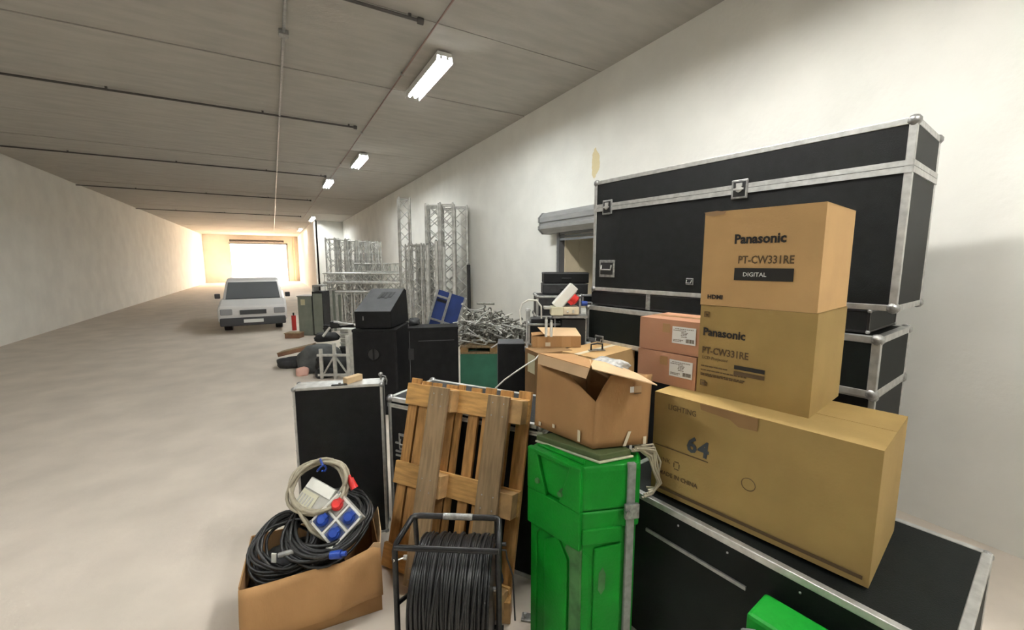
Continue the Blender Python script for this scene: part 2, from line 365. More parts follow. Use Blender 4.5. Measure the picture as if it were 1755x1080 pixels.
# upper stack against the wall
flight_case('largest black flight case with bright lid band, top of the stack by the shutter', (2.66, 3.085, 1.634), SY, 2.2, .62, 1.015, 'lam', t=.034, lid=.735, lidw=.032, butterfly=((.165, .765, 1.0), (1.33, .765, 1.0)), handles=((.18, .21, 1.05), (1.0, .12, .35)), corner=.032)
thin = flight_case('thin dark case between the largest case and the railed case below it', (2.66, 3.09, 1.50), SY, 2.1, .6, .132, 'lam', t=.012, corner=.012, trim='black_metal')
B('post', 'steel', thin, .62, -.006, 0, .66, .003, .132)
flight_case('black flight case with wide aluminium rails, second level under the largest case', (2.62, 3.12, 1.14), SY, 2.2, .7, .35, 'lam_green', t=.04, corner=.034, handles=((.18, .03, .6),))
flight_case('tall black flight case on the floor, base of the stack by the shutter', (2.72, 3.15, 0), SY, 2.2, .7, 1.135, 'lam', t=.03)
flight_case('black flight case on the floor behind the cartons, base of the middle pile', (2.36, 3.62, 0), -30, .42, .5, 1.34, 'lam', t=.03)
ca = flight_case('flat grey-black flight case with aluminium rim under the two stacked drawers', (2.265, 3.46, 1.345), -29, .45, .42, .225, 'lam_grey', t=.022, corner=.02)
flight_case('small aluminium edged case directly left of the largest case, behind the red socket', (2.672, 3.245, 1.492), -29, .20, .12, .085, 'lam', t=.016, corner=.014)
flight_case('small black case with grey lid under the curved white cable', (2.12, 3.38, 1.095), -29, .34, .2, .215, 'lam', t=.02, corner=.016)
B('equipment_box', 'black', None, 0, 0, 0, .19, .16, .045, .008)
o = bpy.data.objects['equipment_box']; tag(o, 'flat black plastic unit lying on the small case under the curved cable', 'device'); o.matrix_world = Matrix.Translation((2.15, 3.37, 1.312)) @ Matrix.Rotation(R(-29), 4, 'Z')
for k, (zz, mm, lb) in enumerate(((1.572, 'lam_grey', 'grey-black drawer box, lower of the two stacked before the window'), (1.686, 'lam', 'black drawer box, upper of the two stacked before the window'))):
    t = thing('equipment_case', lb, 'case', (2.425 + .01 * k, 3.58, zz), -29)
    B('case_shell', mm, t, 0, 0, 0, .47, .26, .11, .008)
    B('case_rim', 'carpet_l', t, -.002, -.003, .095, .472, .263, .103)
    mb = MB(); mb.tube([(.19, -.004, .05), (.19, -.02, .05), (.28, -.02, .05), (.28, -.004, .05)], .006); mb.build('drawer_handle', 'black', t)

# ------------------------------------------------------------------ cartons
def carton(label, loc, yaw, L, D, H, m='card', tape=None, group=None, name='cardboard_box', k=1):
    o = thing(name, label, 'box', loc, yaw, group); o.scale = (k, k, k)
    mb = MB()
    # slightly bulged faces
    n = 6; vs = []; 
    def P(u, v, w_): 
        bu = .006 * math.sin(math.pi * u) * math.sin(math.pi * w_)
        return Vector((u * L, v * D + (-bu if v == 0 else bu if v == 1 else 0), w_ * H))
    for i in range(n):
        for j in range(n):
            for v in (0, 1):
                q = [P((i + a) / n, v, (j + b_) / n) for a, b_ in ((0, 0), (1, 0), (1, 1), (0, 1))]
                mb.add(q, [(0, 1, 2, 3)], True)
    mb.add([P(0, 0, 0), P(0, 1, 0), P(0, 1, 1), P(0, 0, 1)], [(0, 1, 2, 3)]); mb.add([P(1, 0, 0), P(1, 1, 0), P(1, 1, 1), P(1, 0, 1)], [(0, 1, 2, 3)])
    mb.add([P(0, 0, 0), P(1, 0, 0), P(1, 1, 0), P(0, 1, 0)], [(0, 1, 2, 3)])
    b = mb.build('box_body', m, o)
    # top flaps meeting in the middle
    B('top_flap', m, o, 0, 0, H - .004, L, D / 2 - .002, H + .001); B('top_flap', m, o, 0, D / 2 + .002, H - .004, L, D, H + .001)
    if tape: B('tape_strip', tape, o, -.001, D / 2 - .025, H + .0008, L + .001, D / 2 + .025, H + .002)
    return o
def barcode_label(o, x0, z0, x1, z1, m='paper'):
    q = B('shipping_label', m, o, x0, -.0085, z0, x1, -.0065, z1)
    W = x1 - x0; Hh = z1 - z0; mb = MB(); x = x1 - .40 * W
    rr = random.Random(3)
    while x < x1 - .07 * W:
        wd = W * rr.choice((.012, .02, .03)); mb.box(x, -.0095, z0 + .1 * Hh, x + wd, -.0085, z0 + .32 * Hh); x += wd + W * .016
    for zz, a, b_ in ((.86, .12, .88), (.76, .05, .6), (.66, .4, .62), (.58, .4, .62), (.5, .38, .6), (.4, .4, .6), (.2, .06, .45), (.12, .06, .38)):
        x = x0 + a * W
        while x < x0 + b_ * W:
            wd = W * rr.uniform(.03, .08); mb.box(x, -.0095, z0 + zz * Hh, x + wd, -.0085, z0 + (zz + .035) * Hh); x += wd + W * .02
    mb.build('printed_lines', 'ink_brown', q)
# large printed carton on the low case
b64 = carton('large olive-brown carton printed 64, on the long low case at right', (1.5638, 1.3376, 0.7859), -80, .95, .55, .565, 'card_olive', k=.88)
k = .0030
lettering('print_numeral', '64', .115, 'ink_blue', b64, .195, -.0075, .30, bold=.0035, spacing=1.1, sx=.95).rotation_euler = (R(90), R(4), 0)
lettering('print_maker', 'LIGHTING', .042, 'ink_brown', b64, .085, -.0075, .49, bold=.0, sx=.8)
B('print_rule', 'ink_brown', b64, .02, -.0082, .272, .31, -.0065, .277)
lettering('print_origin', 'MADE IN CHINA', .032, 'ink_brown', b64, .05, -.0075, .115, bold=.0006, sx=.9)
lettering('print_type', 'LINK', .034, 'ink_brown', b64, .045, -.0075, .19, sx=.9)
mb = MB(); mb.box(.135, -.0082, .17, .16, -.0065, .174); mb.box(.135, -.0082, .21, .16, -.0065, .214); mb.box(.131, -.0082, .18, .135, -.0065, .205); mb.box(.16, -.0082, .18, .164, -.0065, .205); mb.build('print_symbol', 'ink_brown', b64)
mb = MB(); mb.prism([(.255, .565), (.52, .565), (.52, .505), (.44, .50), (.40, .525), (.26, .535)], lambda p, t: (p[0], -.009 + .002 * t, p[1])); mb.build('torn_tape', 'card_dark', b64)
B('print_band', 'ink_brown', b64, .03, -.0075, .028, .93, -.0062, .044)
mb = MB(); mb.tube([(.50 + .03 * math.cos(a), -.0075, .24 + .03 * math.sin(a)) for a in [i * math.pi / 8 for i in range(16)]], .0018, 4, True); mb.build('print_ring', 'ink_brown', b64)
# projector cartons
pl = carton('tan projector carton, lower of the two at the right edge', (1.7318, 1.2364, 1.2840), -80, .52, .5, .475, 'card_olive', k=.88)
lettering('brand_print', 'Panasonic', .058, 'ink', pl, .022, -.0075, .318, bold=.0016, sx=.92)
lettering('model_print', 'PT-CW331RE', .050, 'ink_brown', pl, .022, -.0075, .222, bold=.001, sx=.80)
lettering('sub_print', 'LCD Projector', .022, 'ink_brown', pl, .025, -.0075, .192)
mb = MB()
rr = random.Random(5)
for zz in (.150, .128, .108, .10):
    x = .022
    while x < (.15 if zz > .14 else .24): wd = rr.uniform(.008, .022); mb.box(x, -.0082, zz, x + wd, -.0065, zz + .005); x += wd + .004
mb.build('small_print', 'ink_brown', pl)
def sym(o, x, z, s=.026):
    mb = MB(); mb.box(x, -.0082, z, x + s, -.0065, z + .003); mb.box(x, -.0082, z + s, x + s, -.0065, z + s + .003); mb.box(x, -.0082, z, x + .003, -.0065, z + s); mb.box(x + s - .003, -.0082, z, x + s, -.0065, z + s); mb.box(x + .008, -.0082, z + .006, x + s - .006, -.0065, z + s - .008); mb.build('print_symbol', 'ink_brown', o)
sym(pl, .024, .415); sym(pl, .022, .045); sym(pl, .042, .045, .018)
B('dark_print_bar', 'ink', pl, .19, -.0082, .165, .33, -.0065, .185); B('brown_print_bar', 'ink_brown', pl, .19, -.0082, .135, .33, -.0065, .155)
pu = carton('tan projector carton with dark bar, upper of the two at the right edge', (1.7318, 1.2408, 1.7046), -80, .52, .5, .478, 'card_tan', k=.88)
lettering('brand_print', 'Panasonic', .062, 'ink', pu, .155, -.0075, .315, bold=.0022, sx=.92)
lettering('model_print', 'PT-CW331RE', .052, 'ink_brown', pu, .178, -.0075, .218, bold=.001, sx=.80)
q = B('dark_print_bar', 'ink', pu, .165, -.0082, .135, .42, -.0065, .195)
lettering('bar_print', 'DIGITAL', .028, 'paper', q, .205, -.0086, .155)
lettering('connector_print', 'HDMI', .030, 'ink', pu, .038, -.0075, .035, bold=.001, sx=1.05)
mb = MB(); mb.prism([(0, .478), (.06, .482), (.11, .475), (.10, .462), (.05, .455), (.01, .462)], lambda p, t: (p[0], -.009 + .002 * t, p[1])); mb.build('torn_corner', 'card_in', pu)
# two pinkish cartons
for k, (zz, hh, lb) in enumerate(((1.2840, .183, 'pinkish cardboard carton with white label, lower of the pair beside the projector cartons'), (1.4497, .187, 'pinkish cardboard carton with white label, upper of the pair beside the projector cartons'))):
    o = carton(lb, (1.90 * .88 + .006 * k, 1.765 * .88, zz), -80 + 1.5 * k, .36, .33, hh, 'card_pink', tape='tape', k=.88)
    barcode_label(o, .21, .06, .345, .155)
    B('tape_patch', 'tape', o, .15, -.0078, .115, .195, -.0062, .165)
# cartons in the middle
cl = carton('cardboard box with a pasted paper sheet, under the flat open box', (1.858, 2.80, .60), -5, .33, .245, .553, 'card_dark')
MB().box(-.0022, .06, .36, -.001, .19, .52).build('paper_sheet', 'paper_y', cl)
flc = flight_case('black case on the floor under the box with the pasted sheet', (1.85, 2.62, 0), -20, .72, .5, .60, 'lam', t=.025)
carton('plain carton hidden behind the pasted sheet box', (2.12, 3.32, .0), -25, .34, .25, 1.09, 'card_dark')
cc = carton('light brown closed carton behind the big open carton', (2.17, 2.44, .90), 14, .58, .40, .25, 'card_tan', tape='tape_w')
carton('brown carton carrying the light brown closed carton', (2.19, 2.46, .60), 14, .50, .36, .298, 'card_dark')
# flat open box
fo = thing('flat_open_box', 'flat open carton with raised lid on the pasted sheet box', 'box', (1.945, 3.03, 1.155), -29)
mb = MB(); L_, D_, H_ = .43, .20, .098
for a in ((0, 0, 0, L_, .005, H_), (0, D_ - .005, 0, L_, D_, H_), (0, .005, 0, .005, D_ - .005, H_), (L_ - .005, .005, 0, L_, D_ - .005, H_), (0, 0, 0, L_, D_, .004)): mb.box(*a)
mb.build('box_body', 'card', fo)
MB().sheet([(.12, 0, H_), (L_, 0, H_), (L_ - .02, .18, H_ + .045), (.06, .19, H_ + .05)], .004).build('top_flap', 'card_pale', fo)
MB().sheet([(0, .02, H_), (.13, .06, H_ + .012), (.10, .15, H_ + .015), (0, .19, H_)], .004).build('side_flap', 'card', fo)
B('tape_strip', 'tape', fo, .045, -.0015, .0, .10, 0, H_); B('tape_strip', 'tape', fo, .26, -.0015, 0, .34, 0, H_); B('paper_label', 'tape_w', fo, .115, -.002, .01, .16, -.0003, .045)

# ------------------------------------------------------------------ green moulded case
gc = thing('moulded_transport_case', 'bright green moulded plastic transport case with grey strap', 'case', (0, 0, .19)); gc.scale = (.9, .9, .9)
FP = [(1.140, 1.790), (1.223, 1.450), (1.500, 1.350), (1.590, 1.435), (1.520, 1.700), (1.330, 1.860)]
cxg = sum(p[0] for p in FP) / 6; cyg = sum(p[1] for p in FP) / 6
def FPs(s, z): return [(cxg + (p[0] - cxg) * s, cyg + (p[1] - cyg) * s, z) for p in FP]
def loft(rings, name, m, parent, bevel=.012):
    mb = MB(); n = len(rings[0]); vs = [v for r_ in rings for v in r_]; fs = []
    for i in range(len(rings) - 1):
        for k in range(n): fs.append((i * n + k, i * n + (k + 1) % n, (i + 1) * n + (k + 1) % n, (i + 1) * n + k))
    fs += [tuple(reversed(range(n))), tuple(range((len(rings) - 1) * n, len(rings) * n))]
    mb.add(vs, fs); o = mb.build(name, m, parent); b = o.modifiers.new('bevel', 'BEVEL'); b.width = bevel; b.segments = 3; b.limit_method = 'ANGLE'; b.angle_limit = R(20)
    return o
loft([FPs(.97, -.211), FPs(.95, -.12), FPs(.95, .56), FPs(.955, .60)], 'lower_body', 'green', gc)
loft([FPs(1.0, .598), FPs(1.0, .695)], 'middle_band', 'green', gc)
loft([FPs(.97, .697), FPs(1.0, .715), FPs(1.0, .90), FPs(.97, .928)], 'lid', 'green', gc)
def onface(i, j, u, z, out, s=1.0):
    a = Vector((*FP[i], 0)); b = Vector((*FP[j], 0)); c = Vector((cxg, cyg, 0)); a = c + (a - c) * s; b = c + (b - c) * s
    n = Vector((0, 0, 1)).cross(b - a).normalized()
    if n.dot(a - c) < 0: n = -n
    p = a + (b - a) * u; return Vector((p.x, p.y, z)) + n * out
def slab(i, j, poly, name, m, out0, out1, s=1.0, bevel=.006):
    mb = MB(); mb.prism(poly, lambda p, t: onface(i, j, p[0], p[1], out0 + (out1 - out0) * t, s)); return mb.build(name, m, gc, bevel)
# left face: raised rim around a pointed recess, lower panel; bosses
slab(0, 1, [(.0, .93), (.0, .70), (.38, .70), (.20, .905), (.80, .905), (.62, .705), (1, .70), (1, .93)], 'corner_rib', 'green', -.01, .022)
slab(0, 1, [(.0, .50), (1, .50), (1, .70), (0, .70)], 'side_rib', 'green', -.01, .020)
slab(0, 1, [(.0, -.2), (.13, -.2), (.13, .45), (.30, .52), (.0, .52)], 'side_rib', 'green', -.02, .006, .97)
slab(1, 2, [(.0, -.2), (.16, -.2), (.16, .45), (.0, .5)], 'side_rib', 'green', -.02, .004, .96)
slab(0, 1, [(.80, -.2), (1.0, -.2), (1.0, .52), (.86, .55), (.70, .46), (.80, .42)], 'worn_rib', 'green_worn', -.02, .008, .97, .004)
slab(1, 2, [(.22, -.17), (.72, -.17), (.72, .515), (.22, .50)], 'lower_panel', 'green', -.02, .012, .96)
slab(0, 1, [(.30, -.17), (.76, -.17), (.76, .40), (.55, .50), (.30, .44)], 'lower_panel', 'green', -.02, .012, .96)
slab(1, 2, [(0, .53), (.70, .53), (.70, .61), (0, .61)], 'side_rib', 'green', -.01, .010)
slab(1, 2, [(.30, .28), (.36, .25), (.43, .28), (.44, .36), (.38, .40), (.31, .37)], 'worn_patch', 'green_worn', .0, .0135, .96, .002)
for u, z in ((.22, .765), (.66, .755)):
    a = onface(0, 1, u, z, -.005); b = onface(0, 1, u, z, .032); MB().cyl(a, b, .021, 14, .013).build('boss', 'green_worn', gc)
# handle ridge on top, strap with buckle
mb = MB(); P0 = Vector((FP[0][0], FP[0][1], .93)); P1 = Vector((FP[1][0], FP[1][1], .93)); inn = Vector((cxg, cyg, .93))
ridge = [P0.lerp(inn, .12), P0.lerp(inn, .30), P1.lerp(inn, .30), P1.lerp(inn, .12)]
MB().sheet([(p.x, p.y, .925) for p in ridge], -.014).build('top_ridge', 'green', gc, .005)
st = MB(); 
st.add([onface(1, 2, u, z, o_) for z in (-.2, .935) for u, o_ in ((.77, -.01), (.77, .016), (.90, .016), (.90, -.01))], [(0, 1, 2, 3), (4, 5, 6, 7), (0, 1, 5, 4), (1, 2, 6, 5), (2, 3, 7, 6), (3, 0, 4, 7)])
s_ = st.build('strap', 'grey_plastic', gc, .004)
bk = MB(); bk.add([onface(1, 2, u, z, o_) for z in (.66, .735) for u, o_ in ((.70, .016), (.70, .035), (.95, .035), (.95, .016))], [(0, 1, 2, 3), (4, 5, 6, 7), (0, 1, 5, 4), (1, 2, 6, 5), (2, 3, 7, 6), (3, 0, 4, 7)])
bk.cyl(onface(1, 2, .74, .70, .02), onface(1, 2, .74, .70, .05), .014, 10); bk.build('buckle', 'steel', s_, .003)
# tray between case and carton
ty = thing('foam_tray', 'olive tray with pale rim squeezed between green case and open carton', 'tray', (0, 0, .19)); ty.scale = (.9, .9, .9)
MB().sheet([(1.185, 1.80, .942), (1.318, 1.445, .942), (1.50, 1.415, .942), (1.46, 1.74, .942)], .030).build('tray_body', 'olive', ty, .004)
MB().sheet([(1.180, 1.805, .930), (1.314, 1.437, .930), (1.51, 1.405, .930), (1.47, 1.75, .930)], .011).build('tray_rim', 'ivory', ty, .003)

# ------------------------------------------------------------------ big open carton on the green case
oc = thing('open_carton', 'big battered open brown carton on top of the green case', 'box', (0, 0, .19)); oc.scale = (.9, .9, .9)
A = Vector((1.232, 1.892, .985)); Bn = Vector((1.325, 1.502, .978)); Cn = Vector((1.600, 1.402, .985)); Dn = Vector((1.53, 1.80, .985))
At = Vector((1.235, 1.872, 1.345)); Bt = Vector((1.350, 1.515, 1.215)); Ct = Vector((1.612, 1.400, 1.335)); Dt = Vector((1.53, 1.80, 1.34))
def wall_face(p, q, pt, qt, name, m, prof=None, n=8, bul=.012, th=.004):
    mb = MB(); grid = []
    nr = (q - p).cross(Vector((0, 0, 1))).normalized()
    for i in range(n + 1):
        u = i / n; top = pt.lerp(qt, u); 
        if prof: top = top.copy(); top.z = prof(u)
        bot = p.lerp(q, u); row = []
        for j in range(n + 1):
            v = j / n; x = bot.lerp(top, v) + nr * bul * math.sin(math.pi * u) * math.sin(math.pi * v); row.append(x)
        grid.append(row)
    vs = [x for r_ in grid for x in r_] + [x - nr * th for r_ in grid for x in r_]; N = (n + 1) ** 2; fs = []
    for i in range(n):
        for j in range(n):
            a = i * (n + 1) + j; fs.append((a, a + n + 1, a + n + 2, a + 1)); fs.append((N + a, N + a + 1, N + a + n + 2, N + a + n + 1))
    for i in range(n):
        for a, b_ in ((i * (n + 1) + n, (i + 1) * (n + 1) + n), (i * (n + 1), (i + 1) * (n + 1)), (i, i + 1), (n * (n + 1) + i, n * (n + 1) + i + 1)): fs.append((a, b_, b_ + N, a + N))
    mb.add(vs, fs, True); return mb.build(name, m, oc)
def profL(u): return 1.345 - .02 * u if u < .5 else 1.335 - (u - .5) * 2 * .125
def profR(u): return 1.215 + u / .22 * .13 if u < .22 else 1.345
wall_face(A, Bn, At, Bt, 'side_wall', 'card', profL)
wall_face(Bn, Cn, Bt, Ct, 'side_wall', 'card', profR)
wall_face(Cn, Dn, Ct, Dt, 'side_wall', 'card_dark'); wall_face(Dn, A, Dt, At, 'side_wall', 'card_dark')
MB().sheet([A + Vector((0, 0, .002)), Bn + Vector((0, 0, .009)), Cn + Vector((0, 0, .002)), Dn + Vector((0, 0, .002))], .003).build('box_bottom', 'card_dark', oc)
MB().sheet([(1.228, 1.850, 1.350), (1.230, 1.452, 1.364), (1.244, 1.446, 1.412), (1.238, 1.862, 1.402)], .004).build('top_flap', 'card_pale', oc)
MB().sheet([(1.238, 1.862, 1.402), (1.244, 1.446, 1.412), (1.40, 1.60, 1.398), (1.42, 1.80, 1.390)], .004).build('top_flap', 'card', oc)
MB().sheet([(1.246, 1.430, 1.412), (1.314, 1.368, 1.393), (1.383, 1.282, 1.377), (1.475, 1.252, 1.347), (1.548, 1.417, 1.343), (1.511, 1.554, 1.374), (1.392, 1.622, 1.399)], .004).build('top_flap', 'card_pale', oc)
for (i, j, u, z, ln, tl) in ((0, 1, .80, 1.0, .06, .0), (1, 2, .55, .99, .075, .35), (0, 1, .12, 1.0, .022, .1), (0, 1, .38, 1.02, .02, 0), (1, 2, .93, .988, .04, 0)):
    p, q = ((A, Bn), (Bn, Cn))[i]
    c_ = p.lerp(q, u); nr = (q - p).cross(Vector((0, 0, 1))).normalized(); dr = (q - p).normalized()
    c_ = c_ + nr * (.012 * math.sin(math.pi * u) * .5 + .006)
    z_ = z - .985
    a0 = c_ + Vector((0, 0, z_)) ; up = Vector((0, 0, 1)) + dr * tl
    MB().sheet([a0 - dr * .008, a0 + dr * .008, a0 + dr * .008 + up * ln, a0 - dr * .008 + up * ln], .0015).build('tape_piece', 'tape_w', oc)
h = MB(); c_ = Bn.lerp(Cn, .62); nr = (Cn - Bn).cross(Vector((0, 0, 1))).normalized(); dr = (Cn - Bn).normalized(); c_ = c_ + nr * .012; c_.z = 1.262
h.sheet([c_, c_ + dr * .02, c_ + dr * .02 + Vector((0, 0, .03)), c_ + Vector((0, 0, .03))], .002); h.build('round_sticker', 'paper', oc)
h = MB(); h.sheet([c_ + dr * .022, c_ + dr * .06, c_ + dr * .06 + Vector((0, 0, .032)), c_ + dr * .022 + Vector((0, 0, .032))], .0012); h.build('printed_mark', 'card_in', oc)
h = MB(); h.sheet([c_ + dr * .022 + Vector((0, 0, -.008)), c_ + dr * .06 + Vector((0, 0, -.008)), c_ + dr * .06 + Vector((0, 0, -.004)), c_ + dr * .022 + Vector((0, 0, -.004))], .0012); h.build('printed_mark', 'ink_brown', oc)
def blob(name, m, loc, sc_, label=None, cat=None, seed=1, amp=.18, yaw=0, sub=3, parent=None, flat=True):
    me = bpy.data.meshes.new(name); bm = bmesh.new(); bmesh.ops.create_icosphere(bm, subdivisions=sub, radius=1)
    rr = random.Random(seed); ph = [rr.uniform(0, 6.28) for _ in range(9)]; fr_ = [rr.uniform(1.5, 5) for _ in range(9)]
    for v in bm.verts:
        c = v.co; d = 1 + amp * (math.sin(fr_[0] * c.x + ph[0]) * math.sin(fr_[1] * c.y + ph[1]) + .6 * math.sin(fr_[2] * c.z * 2 + ph[2] + fr_[3] * c.x) + .35 * math.sin(7 * c.x + ph[4]) * math.sin(8 * c.y + 5 * c.z + ph[5]))
        c *= d
        c.x = math.copysign(abs(c.x) ** .75, c.x); c.y = math.copysign(abs(c.y) ** .75, c.y); c.z = math.copysign(abs(c.z) ** .8, c.z)
        if flat and c.z < -.75: c.z = -.75
        c.x *= sc_[0]; c.y *= sc_[1]; c.z = (c.z + (.75 if flat else 0)) * sc_[2]
    for f in bm.faces: f.smooth = True
    bm.to_mesh(me); bm.free(); me.materials.append(M[m]); o = bpy.data.objects.new(name, me); C.objects.link(o); o.location = loc; o.rotation_euler = (0, 0, R(yaw)); o.parent = parent
    if label: tag(o, label, cat)
    return o
blob('bubble_wrap', 'film', (1.36, 1.42, 1.418), (.05, .10, .03), 'crumpled clear film sticking out of the big open carton', 'packaging', 3, .25, flat=False)

# ------------------------------------------------------------------ cables
def coil(name, m, label, cat, c, Rr, wraps, r, tilt=(0, 0, 0), jit=.02, seed=1, parent=None, squash=1, height=.05, n=30):
    rr = random.Random(seed); mb = MB(); pts = []
    mt = Euler([R(a) for a in tilt]).to_matrix()
    off = [(rr.uniform(-jit, jit), rr.uniform(-jit, jit), rr.uniform(-height, height), rr.uniform(-jit, jit)) for _ in range(wraps + 2)]
    for i in range(wraps * n):
        k, f_ = divmod(i / n, 1); k = int(k); a = off[k]; b_ = off[k + 1]; o_ = [a[j] * (1 - f_) + b_[j] * f_ for j in range(4)]
        t = 2 * math.pi * f_; rad = Rr + o_[3] + .012 * math.sin(3 * t + k)
        pts.append(Vector(c) + mt @ Vector((o_[0] + rad * math.cos(t), o_[1] + rad * squash * math.sin(t), o_[2] + .015 * math.sin(2 * t + k))))
    mb.tube(pts, r, 6); o = mb.build(name, m, parent)
    if label: tag(o, label, cat)
    return o
# beige cables by the green case
cb = MB(); rr = random.Random(4)
for i in range(7):
    e = rr.uniform(-.02, .02)
    cb.tube([(1.50 + i * .006, 1.42 + e, .965 + i * .002), (1.56 + i * .007, 1.425 + e, .955), (1.625 + i * .009, 1.42 + e, .90 + .008 * i), (1.685 + e + .004 * i, 1.42, .81 + .006 * i), (1.715 + .004 * i, 1.43 + e, .73), (1.70 + .004 * i, 1.44, .665 + .004 * i), (1.63 + .01 * i, 1.46 + e, .655 + .005 * i)], .0065, 6)
o = cb.build('beige_cable', 'cable_grey', None); o.location = (0, 0, .19); o.scale = (.9, .9, .9); tag(o, 'bundle of beige cables hanging down beside the green case', 'cable')
# white curved cables on the middle pile
o = MB().tube([(2.030, 3.365, 1.310), (2.025, 3.385, 1.450), (2.050, 3.375, 1.510), (2.100, 3.345, 1.545), (2.170, 3.315, 1.540), (2.220, 3.305, 1.480), (2.230, 3.315, 1.360)], .009, 8).build('curved_cable', 'cable_white', None); tag(o, 'grey-white cable arching over the small black case', 'cable')
o = MB().tube([(1.845, 2.76, 1.16), (1.80, 2.76, 1.12), (1.74, 2.79, 1.08), (1.66, 2.83, 1.02), (1.58, 2.88, .95), (1.52, 2.92, .88), (1.48, 2.95, .78), (1.47, 2.95, .6)], .006, 6).build('hanging_cable', 'cable_white', None); tag(o, 'thin white cord slanting down in front of the black box', 'cable')
for k, (x, y, z, hh) in enumerate(((1.975, 2.86, 1.253, .15), (2.015, 2.84, 1.253, .125))):
    t = thing('spray_bottle', ['slim white bottle on the flat box, taller left one', 'slim white bottle on the flat box, shorter right one'][k], 'bottle', (x + .04, y + .06, z + .01))
    MB().cyl((0, 0, 0), (0, 0, hh), .012, 10).build('bottle_body', 'white_pl', t); MB().cyl((0, 0, hh), (0, 0, hh + .02), .009, 10).build('bottle_cap', 'grey_box', t)

# ------------------------------------------------------------------ white socket box, ivory box on the middle pile
def socket(parent, x, z, m, s=.032, base=None, tilt=0, y=0):
    q = MB().box(x - s * 1.15, y - .004, z - s * 1.15, x + s * 1.15, y + .002, z + s * 1.15).build('socket_plate', base or m, parent, .002)
    mb = MB(); mb.cyl((x, y, z), (x, y - .022, z), s * .95, 16, s * .9); mb.cyl((x, y - .022, z), (x, y - .034, z + .004), s * .8, 16, s * .6); mb.box(x - s * .4, y - .03, z + s * .6, x + s * .4, y - .004, z + s * 1.1)
    mb.build('socket_lid', m, q); return q
wb = thing('distribution_box', 'white slanted power box with round red socket on the ivory box', 'socket box', (0, 0, 0))
wb.matrix_world = facing((2.2860, 3.1560, 1.4836), 0, 42, -29.84) @ Matrix.Scale(1.2, 4)
B('box_housing', 'white_pl', wb, -.035, 0, 0, .035, .10, .22, .006)
B('side_flange', 'grey_box', wb, .035, .004, .02, .042, .096, .20, .002)
mb = MB(); mb.cyl((.04, .03, .14), (.085, .03, .14), .042, 16, .038); mb.cyl((.085, .03, .14), (.097, .03, .14), .043, 16, .03); mb.box(.04, .0, .09, .08, .06, .115); mb.build('red_socket', 'red_pl', wb)
t = thing('blue_plug', 'small blue plug lying right of the white slanted box', 'plug', (2.4840, 3.0240, 1.4932), -30); t.scale = (1.2,) * 3
MB().cyl((0, 0, .022), (.045, 0, .022), .022, 12, .018).build('plug_body', 'blue_pl', t); MB().cyl((.045, 0, .022), (.075, 0, .022), .01, 8).build('cable_gland', 'black', t)
iv = thing('ivory_junction_box', 'ivory plastic box with latch under the white slanted power box', 'box', (2.1780, 3.1920, 1.4056), -29.8); iv.scale = (1.2,) * 3
B('box_body', 'ivory', iv, .055, 0, 0, .15, .13, .068, .004); B('side_shelf', 'grey_box', iv, .0, .01, .048, .055, .12, .066, .003); B('right_part', 'tape_w', iv, .15, .01, .006, .275, .12, .066, .004)
MB().sph((.185, .004, .03), .008, 8).build('knob', 'white_pl', iv); MB().box(.22, .0, .02, .235, .008, .045).build('catch', 'grey_box', iv)
t = thing('equipment_rack', 'dark equipment stand holding the ivory box', 'stand', (2.2800, 3.1440, 1.0060), -29.8); t.scale = (1.2,) * 3
B('rack_body', 'black', t, .05, .02, 0, .24, .14, .30, .004); B('rack_rail', 'alu_dull', t, -.02, .0, .312, .25, .13, .330); B('rack_leg', 'alu_dull', t, -.01, .02, 0, .0, .03, .315); B('rack_leg', 'alu_dull', t, .235, .02, 0, .245, .03, .315); B('rack_shelf', 'lam_grey', t, -.01, .02, .20, .24, .12, .215)
t = thing('storage_crate', 'dark crate on the floor under the equipment stand', 'crate', (2.27, 3.16, 0), -29.8); B('crate_body', 'lam', t, 0, 0, 0, .30, .16, .985, .01); B('crate_rim', 'carpet_l', t, -.005, -.005, .985, .305, .165, 1.003)
t = thing('small_clamp_tool', 'small dark metal clamp lying on the light brown closed carton', 'tool', (2.30, 2.66, 1.156), -20)
MB().tube([(0, 0, .008), (0, 0, .055), (.05, 0, .062), (.10, 0, .055), (.10, 0, .008)], .008).build('clamp_arch', 'black_metal', t); MB().box(-.02, -.02, 0, .12, .02, .008).build('clamp_foot', 'steel', t)

# ------------------------------------------------------------------ pallet
pa = thing('wooden_pallet', 'pine pallet leaning upright against the black case, underside to the front', 'pallet')
rx, ry, rz = R(73.58), R(-.81), R(-56.28)
pa.matrix_world = Matrix.Translation((.472, 2.466, .022)) @ Matrix.Rotation(rz, 4, 'Z') @ Matrix.Rotation(ry, 4, 'Y') @ Matrix.Rotation(rx, 4, 'X')
